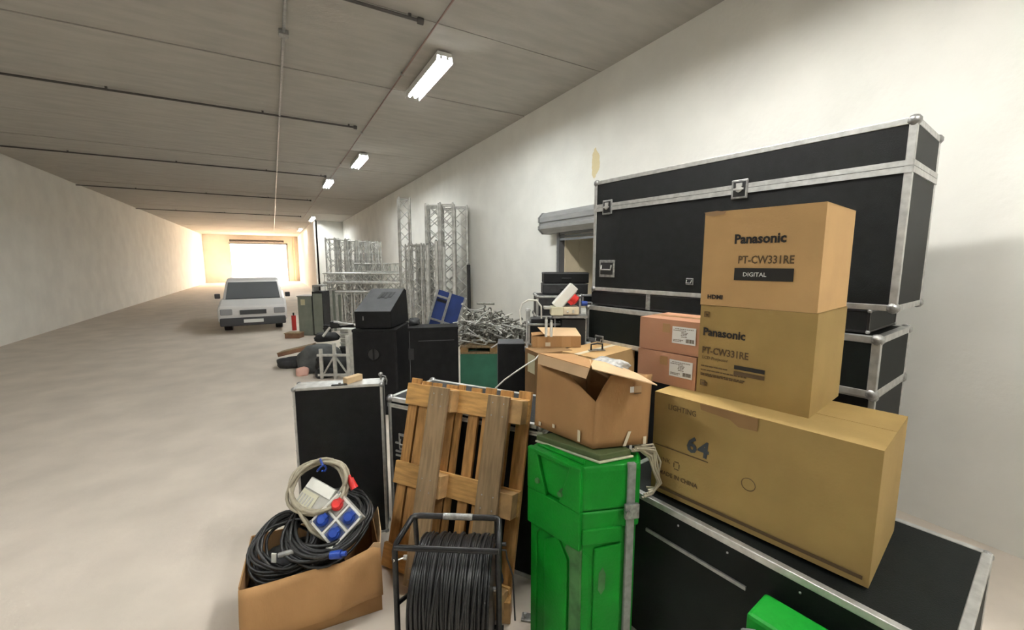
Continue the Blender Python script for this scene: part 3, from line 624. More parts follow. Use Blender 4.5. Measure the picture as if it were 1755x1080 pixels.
# local: x across (0.88), y up the pallet (1.135), z toward the camera
mw = mat('deck_pine', (.50, .265, .088), .7, spec=.25, noise=.42, scale=7, bump=.2, bscale=40, stretch=(6, .8, 6))
mg = mat('weathered_board', (.30, .205, .11), .8, spec=.25, noise=.35, scale=7, bump=.25, bscale=40, stretch=(7, .7, 7))
for y0 in (0.0, .499, .998): B('cross_board', 'wood_x', pa, random.uniform(-.008, .004), y0, -.022, .88, y0 + .137, 0, .002)
for x0, x1 in ((.010, .082), (.098, .166), (.184, .246), (.29, .372), (.385, .425), (.478, .546), (.577, .645), (.68, .76), (.80, .88)):
    MB().box(x0, -.008 + random.uniform(0, .01), -.044, x1, 1.168 + random.uniform(-.012, .012), -.022).build('deck_board', mw, pa, .002)
for x0 in (.27, .735):
    for y0, y1 in ((.005, .13), (.50, .63), (1.0, 1.13)): B('block', 'wood_blk', pa, x0, y0, 0, x0 + .14, y1, .078, .003)
for x0, x1 in ((.255, .39), (.665, .80)):
    MB().box(x0, .0, .078, x1, 1.14, .10).build('bottom_board', mg, pa, .002)
mb = MB()
for y0 in (.04, .10, .53, .60, 1.03, 1.10):
    for x0 in (.29, .35, .70, .77): mb.cyl((x0, y0, .0995), (x0, y0, .1015), .004, 6)
mb.build('nail', 'steel', pa)

# ------------------------------------------------------------------ cable reel
re_ = thing('cable_reel', 'black tubular cable reel stand wound with black cable', 'cable reel', (.400, 1.770, 0), -33)
W = .475; rt = .0135
f1 = MB(); f1.tube([(0, 0, .02), (0, 0, .60), (.006, .012, .63), (.055, .10, .70), (.065, .115, .696), (.09, .118, .698), (W - .03, .118, .698), (W - .012, .112, .696), (W - .006, .10, .70), (W, .02, .63), (W, 0, .60), (W, 0, .02)], rt, 10); f1.build('frame_tube', 'black_metal', re_)
f1 = MB(); f1.cyl((.0, 0, .615), (W, 0, .615), rt * .95, 10); f1.build('cross_tube', 'black_metal', re_)
for xx in (.06, W - .02): MB().cyl((xx, .12, .70), (xx, .22, .02), rt * .9, 10).build('rear_leg', 'black_metal', re_)
for xx in (.0, W): MB().tube([(xx, 0, .33), (xx + (.05 if xx == 0 else -.015), .13, .30), (xx + (.06 if xx == 0 else -.02), .25, .30)], rt * .8, 8).build('axle_brace', 'black_metal', re_)
MB().tube([(0, 0, .02), (0, .22, .02), (W, .22, .02), (W, 0, .02)], rt * .9, 10).build('base_tube', 'black_metal', re_)
MB().cyl((.20, .118, .698), (.34, .118, .698), .0155, 12).build('worn_grip', 'steel', re_)
dc = Vector((.0, .155, .295))
MB().cyl((.03, dc.y, dc.z), (W - .01, dc.y, dc.z), .012, 12).build('axle', 'steel', re_)
for xx in (.068, W - .048):
    d_ = MB(); d_.cyl((xx, dc.y, dc.z), (xx + .008, dc.y, dc.z), .235, 40); d_.build('reel_flange', 'black_metal', re_)
    MB().tube([(xx + .004, dc.y + .235 * math.cos(a), dc.z + .235 * math.sin(a)) for a in [i * math.pi / 20 for i in range(40)]], .006, 6, True).build('flange_rim', 'black_metal', re_)
wc = MB(); rr = random.Random(11); wc.cyl((.078, dc.y, dc.z), (W - .05, dc.y, dc.z), .218, 40)
x = .084
while x < W - .056:
    Rr = .232 + rr.uniform(-.007, .008); ph = rr.uniform(0, 6)
    wc.tube([(x + .0025 * math.sin(3 * a + ph) + .003 * math.sin(a + ph), dc.y + (Rr + .003 * math.sin(2 * a + ph)) * math.cos(a), dc.z + (Rr + .003 * math.sin(2 * a + ph)) * math.sin(a)) for a in [i * math.pi / 24 for i in range(48)]], .0062, 6, True); x += .0098
for x0, dx in ((.14, .06), (.33, -.10), (.22, .05), (.37, -.06), (.19, -.07)):
    wc.tube([(x0 + dx * (i / 16 - .5), dc.y + .242 * math.cos(a), dc.z + .242 * math.sin(a)) for i in range(17) for a in [R(60 + i * 11)]], .006, 6)
wo = wc.build('wound_cable', 'rubber', re_); 
t_ = MB(); t_.cyl((-.008, -.008, .56), (.0, .0, .56), .012, 8); t_.cyl((.03, .03, .545), (.045, .03, .545), .011, 8); t_.cyl((0, 0, .547), (.04, .03, .547), .004, 6); t_.build('locking_pin', 'alu', re_)
MB().tube([(W - .01, .03, .60), (W + .03, .03, .60), (W + .035, .04, .55), (W + .06, .06, .45), (W + .07, .08, .2)], .004, 6).build('loose_wire', 'black', re_)
MB().cyl((W - .02, .05, .615), (W + .03, .05, .615), .009, 8).build('brake_knob', 'black', re_)

# ------------------------------------------------------------------ carton with cables, bottom left
bb = thing('open_cable_carton', 'brown open carton at bottom left with its flap folded outward', 'box', (-.24, 2.205, 0), -5.2)
L_, D_, H_ = .65, .42, .36
mb = MB()
for a in ((0, 0, 0, L_, .006, H_ - .02), (0, D_ - .006, 0, L_, D_, H_), (0, .006, 0, .006, D_ - .006, H_), (L_ - .006, .006, 0, L_, D_ - .006, H_), (0, 0, 0, L_, D_, .005)): mb.box(*a)
mb.build('box_body', 'card', bb)
# outward flap, creased, hung over the front
fl_ = MB(); n = 16; vs = []
for i in range(n + 1):
    u = i / n
    for j in range(7):
        v = j / 6; zt = (.355 + .05 * max(0, (u - .70)) / .3 if u < .95 else .375); zb = .075 + .055 * u
        crease = .010 * math.sin(u * 9 + v * 3) + .014 * math.exp(-((u - .72 + .12 * v) / .05) ** 2)
        vs.append((u * L_ + .002, -.012 - .045 * math.sin(v * 1.5) - crease * (1 if v > .05 else .3), zt + (zb - zt) * v))
fl_.add(vs, [(i * 7 + j, (i + 1) * 7 + j, (i + 1) * 7 + j + 1, i * 7 + j + 1) for i in range(n) for j in range(6)], True)
o = fl_.build('outward_flap', 'card', bb); s_ = o.modifiers.new('thickness', 'SOLIDIFY'); s_.thickness = .005
MB().sheet([(L_, .02, .36), (L_, .36, .34), (L_ + .025, .30, .43), (L_ + .015, .08, .415)], .004).build('side_flap', 'card_pale', bb)
MB().sheet([(L_ - .06, -.002, .34), (L_ + .002, -.002, .36), (L_ + .004, .0, .40), (L_ - .03, .0, .41), (L_ - .07, .0, .37)], .004).build('torn_edge', 'card_pale', bb)
# what lies in it
blob('black_bag', 'bag', (.02, 2.40, .02), (.24, .13, .20), 'black fabric bundle filling the cable carton', 'bag', 5, .08)
coil('black_cable_coil', 'rubber', 'big coil of thick black cable lying in the carton at bottom left', 'cable', (.170, 2.365, .462), .190, 22, .0085, (20, 0, -25), .024, 3, height=.034)
coil('black_cable_coil', 'rubber', 'smaller black cable coil at the left edge of the carton', 'cable', (-.02, 2.38, .41), .14, 12, .008, (30, -10, 10), .03, 8, height=.05)
gcoil = coil('grey_cable_coil', 'cable_grey', 'coil of beige-grey cable on top of the socket boxes', 'cable', (.15, 2.45, .652), .155, 7, .009, (48, 0, -30), .016, 21, height=.022, squash=.9)
tie = coil('cable_tie', 'blue_pl', None, None, (.165 + .005, 2.485, .744), .028, 1, .006, (0, 90, -30), .0, 2, parent=None, height=.0, n=16); tag(tie, 'blue tie round the beige-grey cable coil', 'cable tie')
o = MB().tube([(.035, 2.44, .565), (.06, 2.38, .52), (.10, 2.33, .48), (.14, 2.30, .45), (.20, 2.27, .415), (.25, 2.24, .39)], .011, 8).build('grey_cable', 'cable_grey', None); tag(o, 'thick beige-grey cable running down left of the blue sockets', 'cable')
o = MB().tube([(.02, 2.45, .60), (.05, 2.37, .54), (.09, 2.32, .47), (.15, 2.29, .42), (.21, 2.26, .40)], .009, 8).build('grey_cable', 'cable_grey', None); tag(o, 'second beige-grey cable beside the blue sockets with a loose end', 'cable')
sb = thing('socket_box', 'socket box with white rim, three blue sockets and one red', 'socket box'); sb.matrix_world = facing((.212, 2.275, .525), 36, 40)
S = .100
B('box_housing', 'grey_box', sb, -S, .004, -S, S, .06, S, .004)
mb = MB()
for a in ((-S, -S, S, -S + .012), (-S, S - .012, S, S), (-S, -S, -S + .012, S), (S - .012, -S, S, S), (-.006, -S, .006, S), (-S, -.006, S, .006)): mb.box(a[0], -.006, a[1], a[2], .006, a[3])
mb.build('white_rim', 'white_pl', sb, .002)
q_ = S / 2
for x, z, m_ in ((-q_, q_, 'red_pl'), (q_, q_, 'blue_pl'), (q_, -q_, 'blue_pl'), (-q_, -q_, 'blue_pl')): socket(sb, x, z, m_, .034, 'grey_box' if m_ == 'red_pl' else 'slate')
mb = MB()
for x, z in ((S, S), (S, -S), (-S, -S), (-S, S)): mb.cyl((x * .94, -.008, z * .94), (x * .94, 0, z * .94), .008, 8)
mb.build('corner_screw', 'steel', sb)
sb2 = thing('socket_box', 'light grey socket box under the beige-grey coil', 'socket box'); sb2.matrix_world = facing((.125, 2.43, .60), 42, 25)
B('box_housing', 'grey_box', sb2, -.09, 0, -.08, .09, .06, .08, .005)
B('front_plate', 'white_pl', sb2, -.085, -.006, .02, .085, 0, .075, .002); B('front_plate', 'ivory', sb2, -.085, -.006, -.075, .02, 0, .012, .002)
mb = MB()
for i in range(5): mb.box(-.08 + i * .018, -.008, -.06, -.07 + i * .018, -.005, -.01)
mb.build('breaker_switch', 'grey_box', sb2)
t = thing('red_plug', 'red plug held behind the beige-grey cable coil', 'plug'); t.matrix_world = facing((.315, 2.37, .655), 20, -30)
MB().cyl((0, 0, -.03), (0, 0, .03), .022, 14, .017).build('plug_body', 'red_pl', t); MB().cyl((0, 0, .03), (0, 0, .05), .011, 8).build('cable_gland', 'red_pl', t)
t = thing('blue_plug', 'blue plug at the end of the black cable hanging over the carton edge', 'plug'); t.matrix_world = facing((.192, 2.105, .438), 0, 82)
MB().cyl((0, 0, -.035), (0, 0, .02), .019, 14, .021).build('plug_body', 'blue_pl', t); MB().cyl((0, 0, .02), (0, 0, .045), .012, 10).build('cable_gland', 'blue_pl', t)
t = thing('cable_connector', 'small white connector in the black cables below the blue sockets', 'connector'); t.matrix_world = facing((.165, 2.20, .42), 0, 85)
MB().box(-.009, -.008, -.018, .009, .008, .018).build('connector_body', 'white_pl', t, .002); MB().cyl((0, 0, .018), (0, 0, .03), .006, 8).build('cable_gland', 'rubber', t)
t = thing('cable_connector', 'white label tag at the left edge of the cable carton', 'tag'); t.matrix_world = facing((-.09, 2.30, .395), 0, 5)
B('tag_plate', 'white_pl', t, -.012, 0, -.025, .012, .006, .025)
t = thing('grey_connector', 'dark grey connector lying in the cables at the left edge', 'connector'); t.matrix_world = facing((-.02, 2.27, .42), 20, 75)
MB().cyl((0, 0, -.05), (0, 0, .03), .014, 10).build('connector_body', 'alu_dull', t); MB().cyl((0, 0, .03), (0, 0, .05), .009, 8).build('cable_gland', 'black', t)

# wood block on the front left case
t = thing('wood_block', 'short pale wood block on top of the upright front case', 'block', (.375, 2.905, 1.088), 32)
B('block_body', 'pale_wood', t, 0, -.02, 0, .13, .025, .042, .003)
t = thing('flat_bracket', 'dark flat bracket beside the wood block on the upright case', 'bracket', (.285, 2.905, 1.086), -17.6)
B('bracket_plate', 'black_metal', t, 0, 0, 0, .10, .03, .008, .002)
MB().cyl((.05, .015, .008), (.05, .015, .018), .008, 8).build('bracket_bolt', 'steel', t)

# ------------------------------------------------------------------ loudspeakers
def sub(label, loc, yaw, L, D, H, handle, side=False):
    o = thing('subwoofer', label, 'loudspeaker', loc, yaw)
    B('cabinet', 'carpet', o, 0, 0, 0, L, D, H, .012)
    B('top_lip', 'carpet', o, -.004, -.004, H - .03, L + .004, D + .004, H + .002, .003)
    if handle:
        u, z = handle
        q = MB().cyl((u, -.004, z), (u, .004, z), .075, 22).build('handle_cup', 'black', o)
        MB().tube([(u + .074 * math.cos(a), -.005, z + .074 * math.sin(a)) for a in [i * math.pi / 11 for i in range(22)]], .007, 6, True).build('cup_ring', 'carpet', q)
        MB().box(u - .008, -.012, z - .07, u + .008, -.004, z + .07).build('cup_grip', 'carpet', q)
    for xx in (.06, L - .06):
        mb = MB(); mb.cyl((xx, .06, -.0), (xx, .06, .02), .02, 8); mb.build('rubber_foot', 'black', o)
    return o
s1 = sub('black subwoofer with round handle cup, left of the pair under the wedge speaker', (.787, 5.295, 0), -28, .54, .66, 1.085, (.25, .78))
B('side_rail', 'carpet', s1, .50, -.006, .02, .515, .0, 1.05)
s2 = sub('black subwoofer, right of the pair, beside the green sheet', (1.395, 5.00, 0), -19, .61, .30, 1.098, None)
q = B('side_handle', 'black', s2, -.006, -.006, .70, .06, .004, .84, .004)
B('grille_frame', 'carpet_l', s2, .01, -.003, .03, .016, .002, 1.06); B('back_crease', 'carpet_l', s2, .12, -.0025, .93, .56, .002, .936)
wd = thing('wedge_monitor', 'black wedge monitor speaker with sloping top on the subwoofers', 'loudspeaker', (.83, 5.30, 1.10), -28)
# profile in y (away), z
pf = [(.0, .0), (-.02, .205), (.52, .455), (.60, .43), (.66, .0)]
def wf(p, t_): 
    sx = -.02 + .02 * 0
    return (0 + (.44 + .10 * max(0, p[0])) * t_ + .12 * max(0, p[0]) * (1 - t_), p[0], p[1])
MB().prism(pf, wf).build('cabinet', 'carpet', wd, .008)
MB().sheet([(.004, -.018, .2075), (.436, -.018, .2075), (.49, .51, .4525), (.066, .51, .4525)], .003).build('front_grille', 'carpet_l', wd)  # brighter than the cabinet sides, light on the slope put into the colour
for k in range(4): MB().sheet([(.20 + .045 * k, .27 + .02 * (k % 2), .345 + .01 * (k % 2)), (.235 + .045 * k, .27 + .02 * (k % 2), .345 + .01 * (k % 2)), (.265 + .045 * k, .42, .414), (.23 + .045 * k, .42, .414)], .004).build('handle_slot', 'black', wd)
MB().box(.10, -.022, .10, .107, -.012, .15).build('badge', 'alu_dull', wd)
t = thing('canvas_bundle', 'black cloth bundle on top of the right subwoofer beside the wedge', 'cloth', (1.55, 5.25, 1.10), -28)
blob('cloth_fold', 'bag', (0, 0, 0), (.07, .10, .05), seed=9, parent=t)
MB().tube([(-.06, -.04, .01), (0, -.06, .08), (.06, -.03, .01)], .008).build('cord', 'black', t)
bxx = thing('black_cabinet', 'narrow tall black speaker cabinet between green sheet and cartons', 'loudspeaker', (2.10, 3.985, 0), -29)
B('cabinet', 'carpet', bxx, 0, 0, 0, .30, .30, 1.005, .006); B('cabinet_top', 'carpet_l', bxx, .004, .004, 1.004, .296, .296, 1.010)
B('side_edge', 'carpet_l', bxx, -.002, -.002, .02, .006, .004, 1.0)

# ------------------------------------------------------------------ green sheeted container with pallet and clamps
gs = thing('green_container', 'container wrapped in dark green sheet, carrying a pallet', 'container', (2.13, 5.12, 0), -29)
mb = MB(); n = 24; rg = []
for i in range(n + 1):
    for j in range(7):
        v = j / 6; u = i / n; rg.append((u * .86, -.01 - .012 * math.sin(u * 17 + v * 2) * (1 - v * .5) - .02 * (1 - v), v * .668))
mb.add(rg, [(i * 7 + j, (i + 1) * 7 + j, (i + 1) * 7 + j + 1, i * 7 + j + 1) for i in range(n) for j in range(6)], True); mb.build('green_sheet', 'green_cloth', gs)
B('container_body', 'green_cloth', gs, 0, 0, 0, .86, .80, .668, .01)
pp = thing('wooden_pallet', 'weathered pallet lying on the green container under the clamps', 'pallet', (2.13, 5.12, .67), -29)
for y0 in (0, .33, .66): B('bottom_board', 'wood_grey', pp, 0, y0, 0, .9, y0 + .1, .02)
for x0 in (0, .40, .80):
    for y0 in (0, .33, .66): B('block', 'wood_blk', pp, x0, y0, .02, x0 + .1, y0 + .1, .085)
for k in range(6): B('deck_board', 'wood_grey', pp, 0, k * .135, .085, .9, k * .135 + .1, .105)
# clamps: each a small object
def clamp_mesh(seed):
    rr = random.Random(seed); mb = MB()
    mb.tube([(.028 * math.cos(a), 0, .028 * math.sin(a)) for a in [R(20 + 32 * i) for i in range(10)]], .008, 5)
    mb.box(-.012, -.014, -.065, .012, .014, -.028); mb.cyl((.03, 0, .012), (.075, 0, .02), .006, 5); mb.box(.07, -.012, .008, .078, .012, .03)
    return mb.mesh('clamp', M['clamp'])
def tube_mesh(L, r=.014):
    mb = MB(); mb.cyl((-L / 2, 0, 0), (L / 2, 0, 0), r, 6); mb.box(-L / 2 - .008, -.015, -.015, -L / 2 + .01, .015, .015); return mb.mesh('short_strut', M['truss' if L > .3 else 'clamp'])
cms = [clamp_mesh(1), tube_mesh(.32, .010), tube_mesh(.22, .011), tube_mesh(.42, .009)]
rr = random.Random(12)
ux, uy = math.cos(R(-29)), math.sin(R(-29))
def pile(u, v, z): return (2.13 + ux * u - uy * v, 5.12 + uy * u + ux * v, z)
for i in range(250):
    u = rr.uniform(-.04, .95); v = rr.uniform(.02, .72); hmax = .56 * max(.3, 1 - abs(u - .30) / 1.0) * max(.3, 1 - abs(v - .35) / .7)
    z = .80 + hmax * rr.random()
    k = rr.choice((0, 0, 1, 2, 3)); nm = 'rigging_clamp' if k == 0 else 'short_strut'
    o = inst(nm, cms[k], None, pile(u, v, z), (rr.uniform(-.6, .6), rr.uniform(-.5, .5), rr.uniform(0, 6.3)))
    zn = ('low at the ' if z < .95 else 'halfway up the ' if z < 1.12 else 'high on the ') + ('left' if u < .3 else 'middle' if u < .62 else 'right')
    sz = ('thick ', 'long pale ', 'stubby grey ', 'longest pale ')[k]
    if k == 0: tag(o, 'small grey rigging clamp %s of the metal heap' % zn, 'clamp', 'rigging clamps heaped on the pallet'); s_ = rr.uniform(1, 1.7); o.scale = (s_, s_, s_)
    else: tag(o, '%smetal strut %s of the metal heap' % (sz, zn), 'strut', 'short struts heaped on the pallet')
o = inst('short_strut', tube_mesh(.24, .016), None, (2.55, 5.18, 1.33), (0, .03, -.4)); tag(o, 'dark short strut lying level on top of the metal heap', 'strut')
# steel feet leaning right of the heap
lean_me = MB(); lean_me.cyl((0, 0, 0), (.0, 0, .62), .028, 8); lean_me.box(-.045, -.045, 0, .045, .045, .02); lean_me.cyl((0, 0, .62), (0, 0, .66), .04, 8, .03); lean_me = lean_me.mesh('lean', M['truss'])
sup = thing('storage_crate', 'grey crate behind the narrow black cabinet, carrying the upright poles', 'crate', (2.62, 4.42, 0), -29); B('crate_body', 'lam_grey', sup, 0, 0, 0, .55, .24, .78, .01); B('crate_rim', 'carpet_l', sup, -.01, -.01, .78, .56, .25, .80)
lbs = ['short steel pole standing on the grey crate, leftmost', 'short steel pole with dark cap on the grey crate', 'short steel pole leaning in the middle on the grey crate', 'short steel pole leaning right on the grey crate', 'short steel pole lowest on the right of the crate']
for i, (u, s_, tl) in enumerate(((.05, .78, .0), (.19, .84, .03), (.25, .72, -.12), (.31, .62, -.22), (.37, .50, -.3))):
    o = inst('steel_pole', lean_me, None, (2.62 + ux * (u + .05) + .1, 4.42 + uy * (u + .05) + .11, .80), (tl, tl, 0)); o.scale = (1, 1, s_); tag(o, lbs[i], 'pole')
blob('white_pouch', 'film', (2.90, 4.42, .80), (.055, .05, .05), 'small white crumpled pouch at the foot of the short poles', 'pouch', 6)
blob('blue_pouch', 'slate', (3.03, 4.36, .80), (.06, .05, .07), 'dark blue pouch right of the white pouch', 'pouch', 7)

# ------------------------------------------------------------------ blue panelled frame
bf = thing('blue_stage_panel', 'aluminium framed blue boards leaning before the truss group', 'panel')
z_ = Vector((.41, -.235, 1.473)).normalized(); x_ = Vector((.868, -.497, 0)); x_ = (x_ - z_ * x_.dot(z_)).normalized(); y_ = z_.cross(x_)
mm = Matrix((x_, y_, z_)).transposed().to_4x4(); mm.translation = Vector((1.82, 6.43, .045)); bf.matrix_world = mm
Hh = 1.51; xs_ = (0, .21, .45)
for x in xs_: B('frame_rail', 'alu', bf, x - .018, 0, 0, x + .018, .035, Hh, .002)
for x0, x1, zz in ((0, .21, 1.40), (0, .21, 1.02), (0, .21, .5), (.21, .45, 1.02), (.21, .45, .6), (0, .21, 0), (.21, .45, 0)): B('cross_rail', 'alu', bf, x0 + .014, .002, zz, x1 - .014, .033, zz + .03)
B('blue_board', 'blue_board', bf, .014, .018, .0, .186, .03, Hh); B('blue_board', 'blue_board', bf, .226, .012, .0, .434, .03, Hh)
B('dark_slot', 'black', bf, .03, .014, 1.33, .18, .018, 1.375)

# ------------------------------------------------------------------ trusses
tm = {}
def truss_parts(L, wd_=.29, mt='truss'):
    key = (L, wd_)
    if key in tm: return tm[key]
    h = wd_ / 2; ch = MB().cyl((0, 0, 0), (0, 0, L), .027, 7).mesh('main_tube', M[mt]); la = MB(); n = max(2, round(L / .26)); s = L / n
    cs = [(-h, -h), (h, -h), (h, h), (-h, h)]
    for f_ in range(4):
        a = cs[f_]; b = cs[(f_ + 1) % 4]
        for i in range(n):
            p, q = (a, b) if (i + f_) % 2 == 0 else (b, a)
            la.cyl((p[0], p[1], i * s), (q[0], q[1], (i + 1) * s), (.0125), 4, caps=False)
    en = MB()
    for f_ in range(4): en.cyl((*cs[f_], .03), (*cs[(f_ + 1) % 4], .03), .014, 5)
    for c_ in cs: en.cyl((*c_, -.02), (*c_, .04), .019, 6)
    tm[key] = (ch, la.mesh('lacing', M[mt]), en.mesh('end_frame', M[mt]), cs); return tm[key]
def truss(label, loc, L, yaw=0, rot=None, group=None, wd_=.29):
    ch, la, en, cs = truss_parts(L, wd_)
    o = thing('lighting_truss', label, 'truss', loc, yaw, group, rot)
    for c_ in cs: inst('main_tube', ch, o, (c_[0], c_[1], 0))
    inst('lacing', la, o)['kind'] = 'stuff'; inst('end_frame', en, o); inst('end_frame', en, o, (0, 0, L), (math.pi, 0, 0)); return o
truss('single tall square truss standing left of the other tall trusses', (2.85, 10.25, .02), 3.42, -10, wd_=.25)
for i, (x, y, hh, lb) in enumerate(((3.30, 9.42, 3.20, 'tall upright truss, leftmost of the close tall group by the wall'), (3.58, 9.26, 3.22, 'tall upright truss, second in the close group by the wall'), (3.85, 9.10, 3.16, 'tall upright truss nearest the white wall'), (3.76, 9.62, 3.18, 'tall upright truss standing behind the others by the wall'), (3.47, 9.78, 3.22, 'tall upright truss half hidden behind the leftmost of the close group'))):
    truss(lb, (x, y, .02), hh, -30 + 2 * i, group='tall trusses by the wall')
for i, (x, y) in enumerate(((3.01, 9.85), (3.28, 10.15), (3.14, 10.6), (3.58, 10.1), (3.45, 10.5))):
    truss(['man-high upright truss just right of the single tall one', 'man-high upright truss behind the tall group', 'man-high upright truss in the second row behind', 'man-high upright truss close to the wall behind', 'man-high upright truss farthest back behind the single tall one'][i], (x, y, .02), 2.32, -30, group='man-high trusses by the wall')
for i, (x, y, hh) in enumerate(((3.08, 9.25, 2.3), (3.22, 9.05, 2.38), (3.35, 8.92, 2.25), (3.50, 8.70, 2.3), (3.90, 8.80, 1.85))):
    t = thing('steel_pole', ['plain aluminium pole left of the blue panels', 'tallest plain aluminium pole behind the blue panels', 'plain pole second right behind the blue panels', 'plain pole at the foot of the tall trusses', 'short dark pole nearest the wall beside the tall trusses'][i], 'pole', (x, y, 0)); MB().cyl((0, 0, 0), (0, 0, hh), .04, 10).build('pole_tube', 'truss' if i < 4 else 'lam_grey', t); MB().cyl((0, 0, hh), (0, 0, hh + .03), .025, 8).build('pole_spigot', 'steel', t); MB().box(-.07, -.07, 0, .07, .07, .015).build('foot_plate', 'steel', t)
# left heap: uprights behind, level ones before, short uprights below
for i in range(5):
    truss(['far upright truss, leftmost of the far row', 'far upright truss, second of the far row', 'far upright truss, middle of the far row', 'far upright truss, fourth of the far row', 'far upright truss, rightmost of the far row'][i], (1.72 + .30 * i, 14.75 - .172 * i, .02), 2.66 - .03 * i, -30, group='upright trusses of the far heap')
for i in range(4):
    truss(['back row far truss, leftmost', 'back row far truss, second', 'back row far truss, third', 'back row far truss, rightmost'][i], (2.05 + .30 * i, 15.25 - .172 * i, .02), 2.58, -22, group='back upright trusses of the far heap')
for i, (x, y, z, L, lb) in enumerate(((1.40, 14.08, 1.135, 2.5, 'level truss lying across the far heap, lower front'), (1.40, 14.08, 1.43, 2.5, 'level truss lying across the far heap, upper front'), (1.56, 14.38, 1.135, 2.3, 'level truss lying across the far heap, lower back'), (1.56, 14.38, 1.43, 2.3, 'level truss lying across the far heap, upper back'))):
    truss(lb, (x, y, z), L, rot=(0, R(90), R(-30)), group='level trusses of the far heap', wd_=.27)
for i in range(4):
    truss(['end-on truss on the far heap, leftmost', 'end-on truss on the far heap, second', 'end-on truss on the far heap, third', 'end-on truss on the far heap, rightmost'][i], (2.30 + .285 * i, 13.65 - .163 * i, 1.735), .5, rot=(R(-90), 0, R(-30)), group='end-on trusses of the far heap', wd_=.25)
for i in range(8):
    truss(['short upright truss under the far heap, %s' % s for s in ('leftmost', 'second from left', 'third from left', 'fourth from left', 'fourth from right', 'third from right', 'second from right', 'rightmost')][i], (1.50 + .265 * i, 14.12 - .153 * i, .02), .93, -30, group='short upright trusses of the far heap', wd_=.22)
# ladder shaped piece at the bags
t = thing('truss_frame', 'grey square steel frame with cross braces standing by the black bags', 'frame', (.565, 7.30, 0), -29)
fm = []
for x in (0.02, .24, .46): B('frame_post', 'truss', t, x - .025, 0, 0, x + .025, .04, .50 if x < .1 else .60 if x < .3 else .72, .002)
for z in (.38, .05): B('frame_rail', 'truss', t, -.04, -.004, z, .50, .036, z + .035)
mb = MB(); mb.cyl((.05, .02, .08), (.22, .02, .36), .016, 6); mb.cyl((.26, .02, .36), (.44, .02, .08), .016, 6); mb.build('diagonal_brace', 'truss', t)
t = thing('truss_frame', 'pale upright post behind the bags left of the subwoofer', 'frame', (1.06, 7.35, 0), -29)
B('frame_post', 'truss', t, -.03, 0, 0, .03, .05, .78); B('foot_plate', 'steel', t, -.07, -.03, 0, .07, .08, .012)
for i in range(4):
    t = thing('white_tray', ['white flat tray, lowest of the stack beside the bags', 'white flat tray, second of the stack beside the bags', 'white flat tray, third of the stack beside the bags', 'white flat tray, top of the stack beside the bags'][i], 'tray', (1.0, 8.12, .36 + .085 * i), -29, 'white trays beside the bags')
    B('tray_body', 'grey_box', t, 0, 0, 0, .45, .4, .07, .006); B('tray_rim', 'white_pl', t, -.012, -.012, .055, .462, .412, .072)
t = thing('storage_crate', 'grey crate under the white trays', 'crate', (.98, 8.10, 0), -29); B('crate_body', 'lam_grey', t, 0, 0, 0, .5, .45, .34, .01); B('crate_rim', 'carpet_l', t, -.01, -.01, .34, .51, .46, .358)
blob('black_bag', 'bag_grey', (.62, 7.95, .0), (.34, .26, .27), 'large grey-black equipment bag, tallest in the bag heap', 'bag', 13, .17, -20)
blob('black_bag', 'bag', (.78, 7.62, .0), (.26, .20, .19), 'black equipment bag behind the grey steel frame', 'bag', 14, .17, -40)
blob('black_bag', 'bag', (.66, 7.42, .0), (.17, .14, .09), 'small black bag on the floor left of the grey steel frame', 'bag', 15, .17, -30)
blob('black_bag', 'bag', (.24, 8.45, .0), (.30, .16, .11), 'long flat black bag under the brown boards', 'bag', 16, .17, -10)
blob('black_bag', 'bag', (.80, 8.4, .44), (.22, .16, .09), 'black bag with tripod legs on top of the bag heap', 'bag', 17, .17, -10)
blob('pink_cloth', 'pink', (.325, 7.70, .0), (.10, .07, .085), 'crumpled pink cloth on the floor before the bag heap', 'cloth', 18, .1)
for i, (a, b_, zz) in enumerate((((.05, 8.60, .16), (.52, 8.36, .32), .02), ((.02, 8.64, .13), (.45, 8.40, .26), .02))):
    pass
t = thing('brown_board', 'long reddish-brown board resting on the flat black bag', 'board', (-.02, 8.62, .17), -25, rot=(0, R(-13), R(-25)))
B('board_plank', 'brownwood', t, 0, 0, 0, .62, .25, .07, .004); B('board_edge', 'wood_grey', t, -.004, .0, .07, .62, .25, .078)
t = thing('brown_crate', 'low brown crate on the floor before the white car', 'crate', (.15, 11.75, 0), -29)
B('crate_body', 'brownwood', t, 0, 0, 0, .36, .26, .12, .004); B('crate_lid', 'wood_grey', t, -.01, -.01, .12, .37, .27, .14)
t = thing('tripod_stand', 'black folded tripod with pale legs on the bag heap', 'stand', (.95, 8.0, .72), -29)
mb = MB(); mb.cyl((-.25, 0, .04), (.35, .05, .02), .02, 8); mb.cyl((-.28, .05, -.02), (.3, -.03, .06), .016, 8); mb.build('tripod_leg', 'black_metal', t); MB().cyl((-.05, -.03, .12), (.38, .02, .04), .022, 8).build('tripod_column', 'truss', t); MB().box(-.12, -.04, .02, .02, .04, .12).build('tripod_head', 'black', t); MB().cyl((-.25, -.05, -.14), (-.12, -.05, .02), .022, 8).build('white_tube', 'white_pl', t)
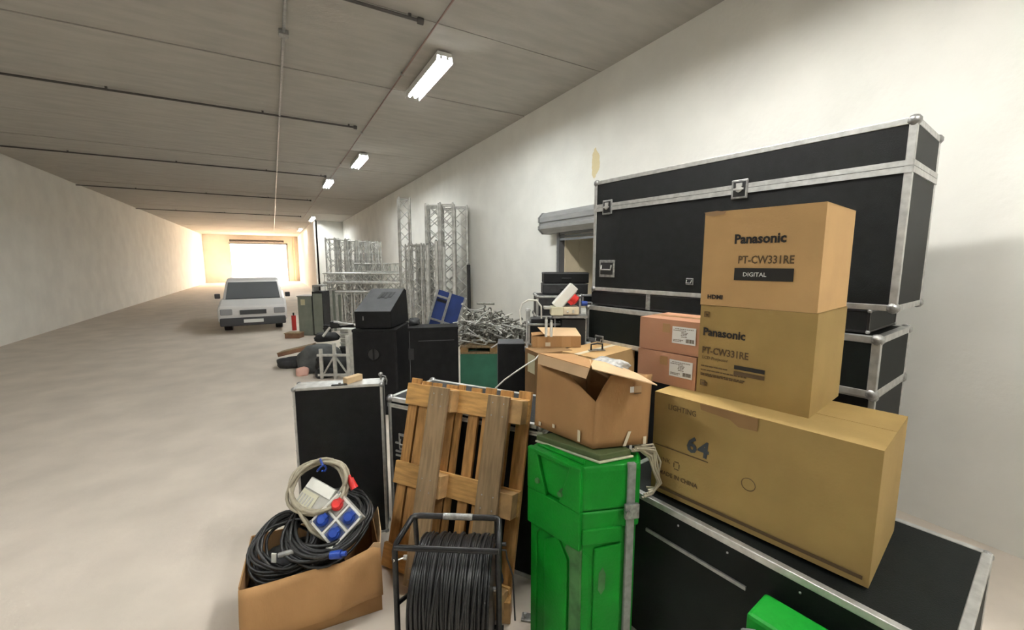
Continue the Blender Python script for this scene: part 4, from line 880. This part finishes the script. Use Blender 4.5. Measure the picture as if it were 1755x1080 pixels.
# cabinets in the distance
t = thing('metal_cabinet', 'grey-green metal cabinet with paper note, left of the far trusses', 'cabinet', (.50, 12.07, 0), -29)
B('cabinet_body', 'cab', t, 0, 0, 0, .36, .42, 1.02, .006); B('cabinet_top', 'alu_dull', t, -.015, -.015, 1.02, .375, .435, 1.045); B('paper_note', 'paper_y', t, .08, -.004, .80, .19, -.001, .95); B('cabinet_door', 'cab', t, .015, -.008, .03, .345, 0, .78, .003)
t = thing('metal_cabinet', 'taller dark grey locker right of the cabinet with the note', 'cabinet', (.83, 11.88, 0), -29)
B('cabinet_body', 'lam_grey', t, 0, 0, 0, .28, .42, 1.15, .006); B('cabinet_frame', 'alu_dull', t, .02, .0, 1.15, .06, .3, 1.32); B('cabinet_frame', 'alu_dull', t, .02, .0, 1.28, .28, .3, 1.32); B('cabinet_door', 'cab', t, .02, -.008, .03, .26, 0, 1.1, .003)
for i in range(5):
    t = thing('floor_bar', ['upright grey bar, leftmost of those beside the locker', 'upright grey bar, second beside the locker', 'upright grey bar, middle beside the locker', 'upright grey bar, fourth beside the locker', 'upright grey bar, nearest the far trusses'][i], 'bar', (1.22 + .075 * i, 12.35 + .05 * (i % 2), 0), -29, 'upright grey bars beside the locker')
    B('bar_body', 'truss' if i % 2 else 'cab', t, 0, 0, 0, .055, .06, 1.0 + .06 * ((i * 3) % 4), .004); B('bar_cap', 'steel', t, -.004, -.004, 1.0 + .06 * ((i * 3) % 4), .059, .064, 1.02 + .06 * ((i * 3) % 4))
# white car
vn = thing('white_car', 'white compact van parked facing the camera before the doorway', 'car', (-1.35, 13.3, 0))
body = [(0, .30), (0, .62), (.06, .72), (.75, .86), (3.6, .95), (3.75, .6), (3.75, .30)]
MB().prism(body, lambda p, t: (.0 + 1.62 * t, p[0], p[1])).build('car_body', 'van', vn, .06)
MB().prism([(.80, .86), (1.25, 1.36), (1.6, 1.44), (3.3, 1.44), (3.6, .92)], lambda p, t: (.06 + max(0, p[1] - .86) * .16 + (1.50 - max(0, p[1] - .86) * .32) * t, p[0], p[1])).build('cabin', 'van', vn, .04)
MB().sheet([(.14, .80, .885), (1.48, .80, .885), (1.42, 1.19, 1.33), (.20, 1.19, 1.33)], -.03).build('windscreen', 'van_glass', vn)
MB().box(.04, -.05, .20, 1.58, .2, .42).build('bumper', 'van_dk', vn, .03); MB().box(.5, -.02, .5, 1.12, .02, .62).build('grille', 'van_dk', vn)
for x in (.06, 1.30):
    MB().box(x, -.02, .50, x + .27, .03, .66).build('headlamp', 'lens', vn, .02); MB().cyl((x + .02, .75, .30), (x + .20, .75, .30), .30, 20).build('wheel', 'black', vn); MB().cyl((x + .02, 3.0, .30), (x + .20, 3.0, .30), .30, 20).build('wheel', 'black', vn)
for x in (-.13, 1.62): B('wing_mirror', 'van_dk', vn, x, .95, .88, x + .13, 1.05, 1.02, .02)
B('number_plate', 'paper', vn, .58, -.06, .28, 1.04, -.05, .37)
t = thing('red_extinguisher', 'small red canister standing beside the white car', 'canister', (.42, 13.1, 0))
MB().cyl((0, 0, 0), (0, 0, .42), .06, 12).build('canister_body', 'red_pl', t); MB().cyl((0, 0, .42), (0, 0, .5), .02, 8).build('canister_valve', 'black', t)
# small things near the green case
blob('blue_bag', 'blue_film', (1.00, 1.86, .0), (.055, .05, .13), 'crumpled dark blue plastic between pallet and green case', 'packaging', 22, .2)
t = thing('metal_bracket', 'small grey metal plate on the floor beside the green case', 'bracket', (1.03, 1.70, .0), -40)
B('plate', 'steel', t, 0, 0, 0, .07, .05, .012, .003); MB().cyl((.02, .025, .012), (.02, .025, .03), .008, 8).build('bolt', 'alu', t)
t = thing('wood_block', 'small brown wood block on the floor right of the cable reel', 'block', (.93, 1.74, 0), -35); B('block_body', 'wood_blk', t, 0, 0, 0, .05, .09, .12, .003); B('block_chip', 'wood', t, 0, .0, .12, .05, .09, .124)
t = thing('green_handle_case', 'corner of a green case with grey handle at the bottom right edge', 'case', (1.385, 0.762, 0), -83)
B('case_body', 'green', t, 0.02, .0, 0, .40, .16, 0.661, .015); MB().tube([(.03, -.012, 0.661 - .14), (.03, -.025, 0.661 - .055), (.06, -.025, 0.661 - .035), (.30, -.025, 0.661 - .035), (.33, -.012, 0.661 - .08)], .012, 8).build('carry_handle', 'grey_plastic', t)
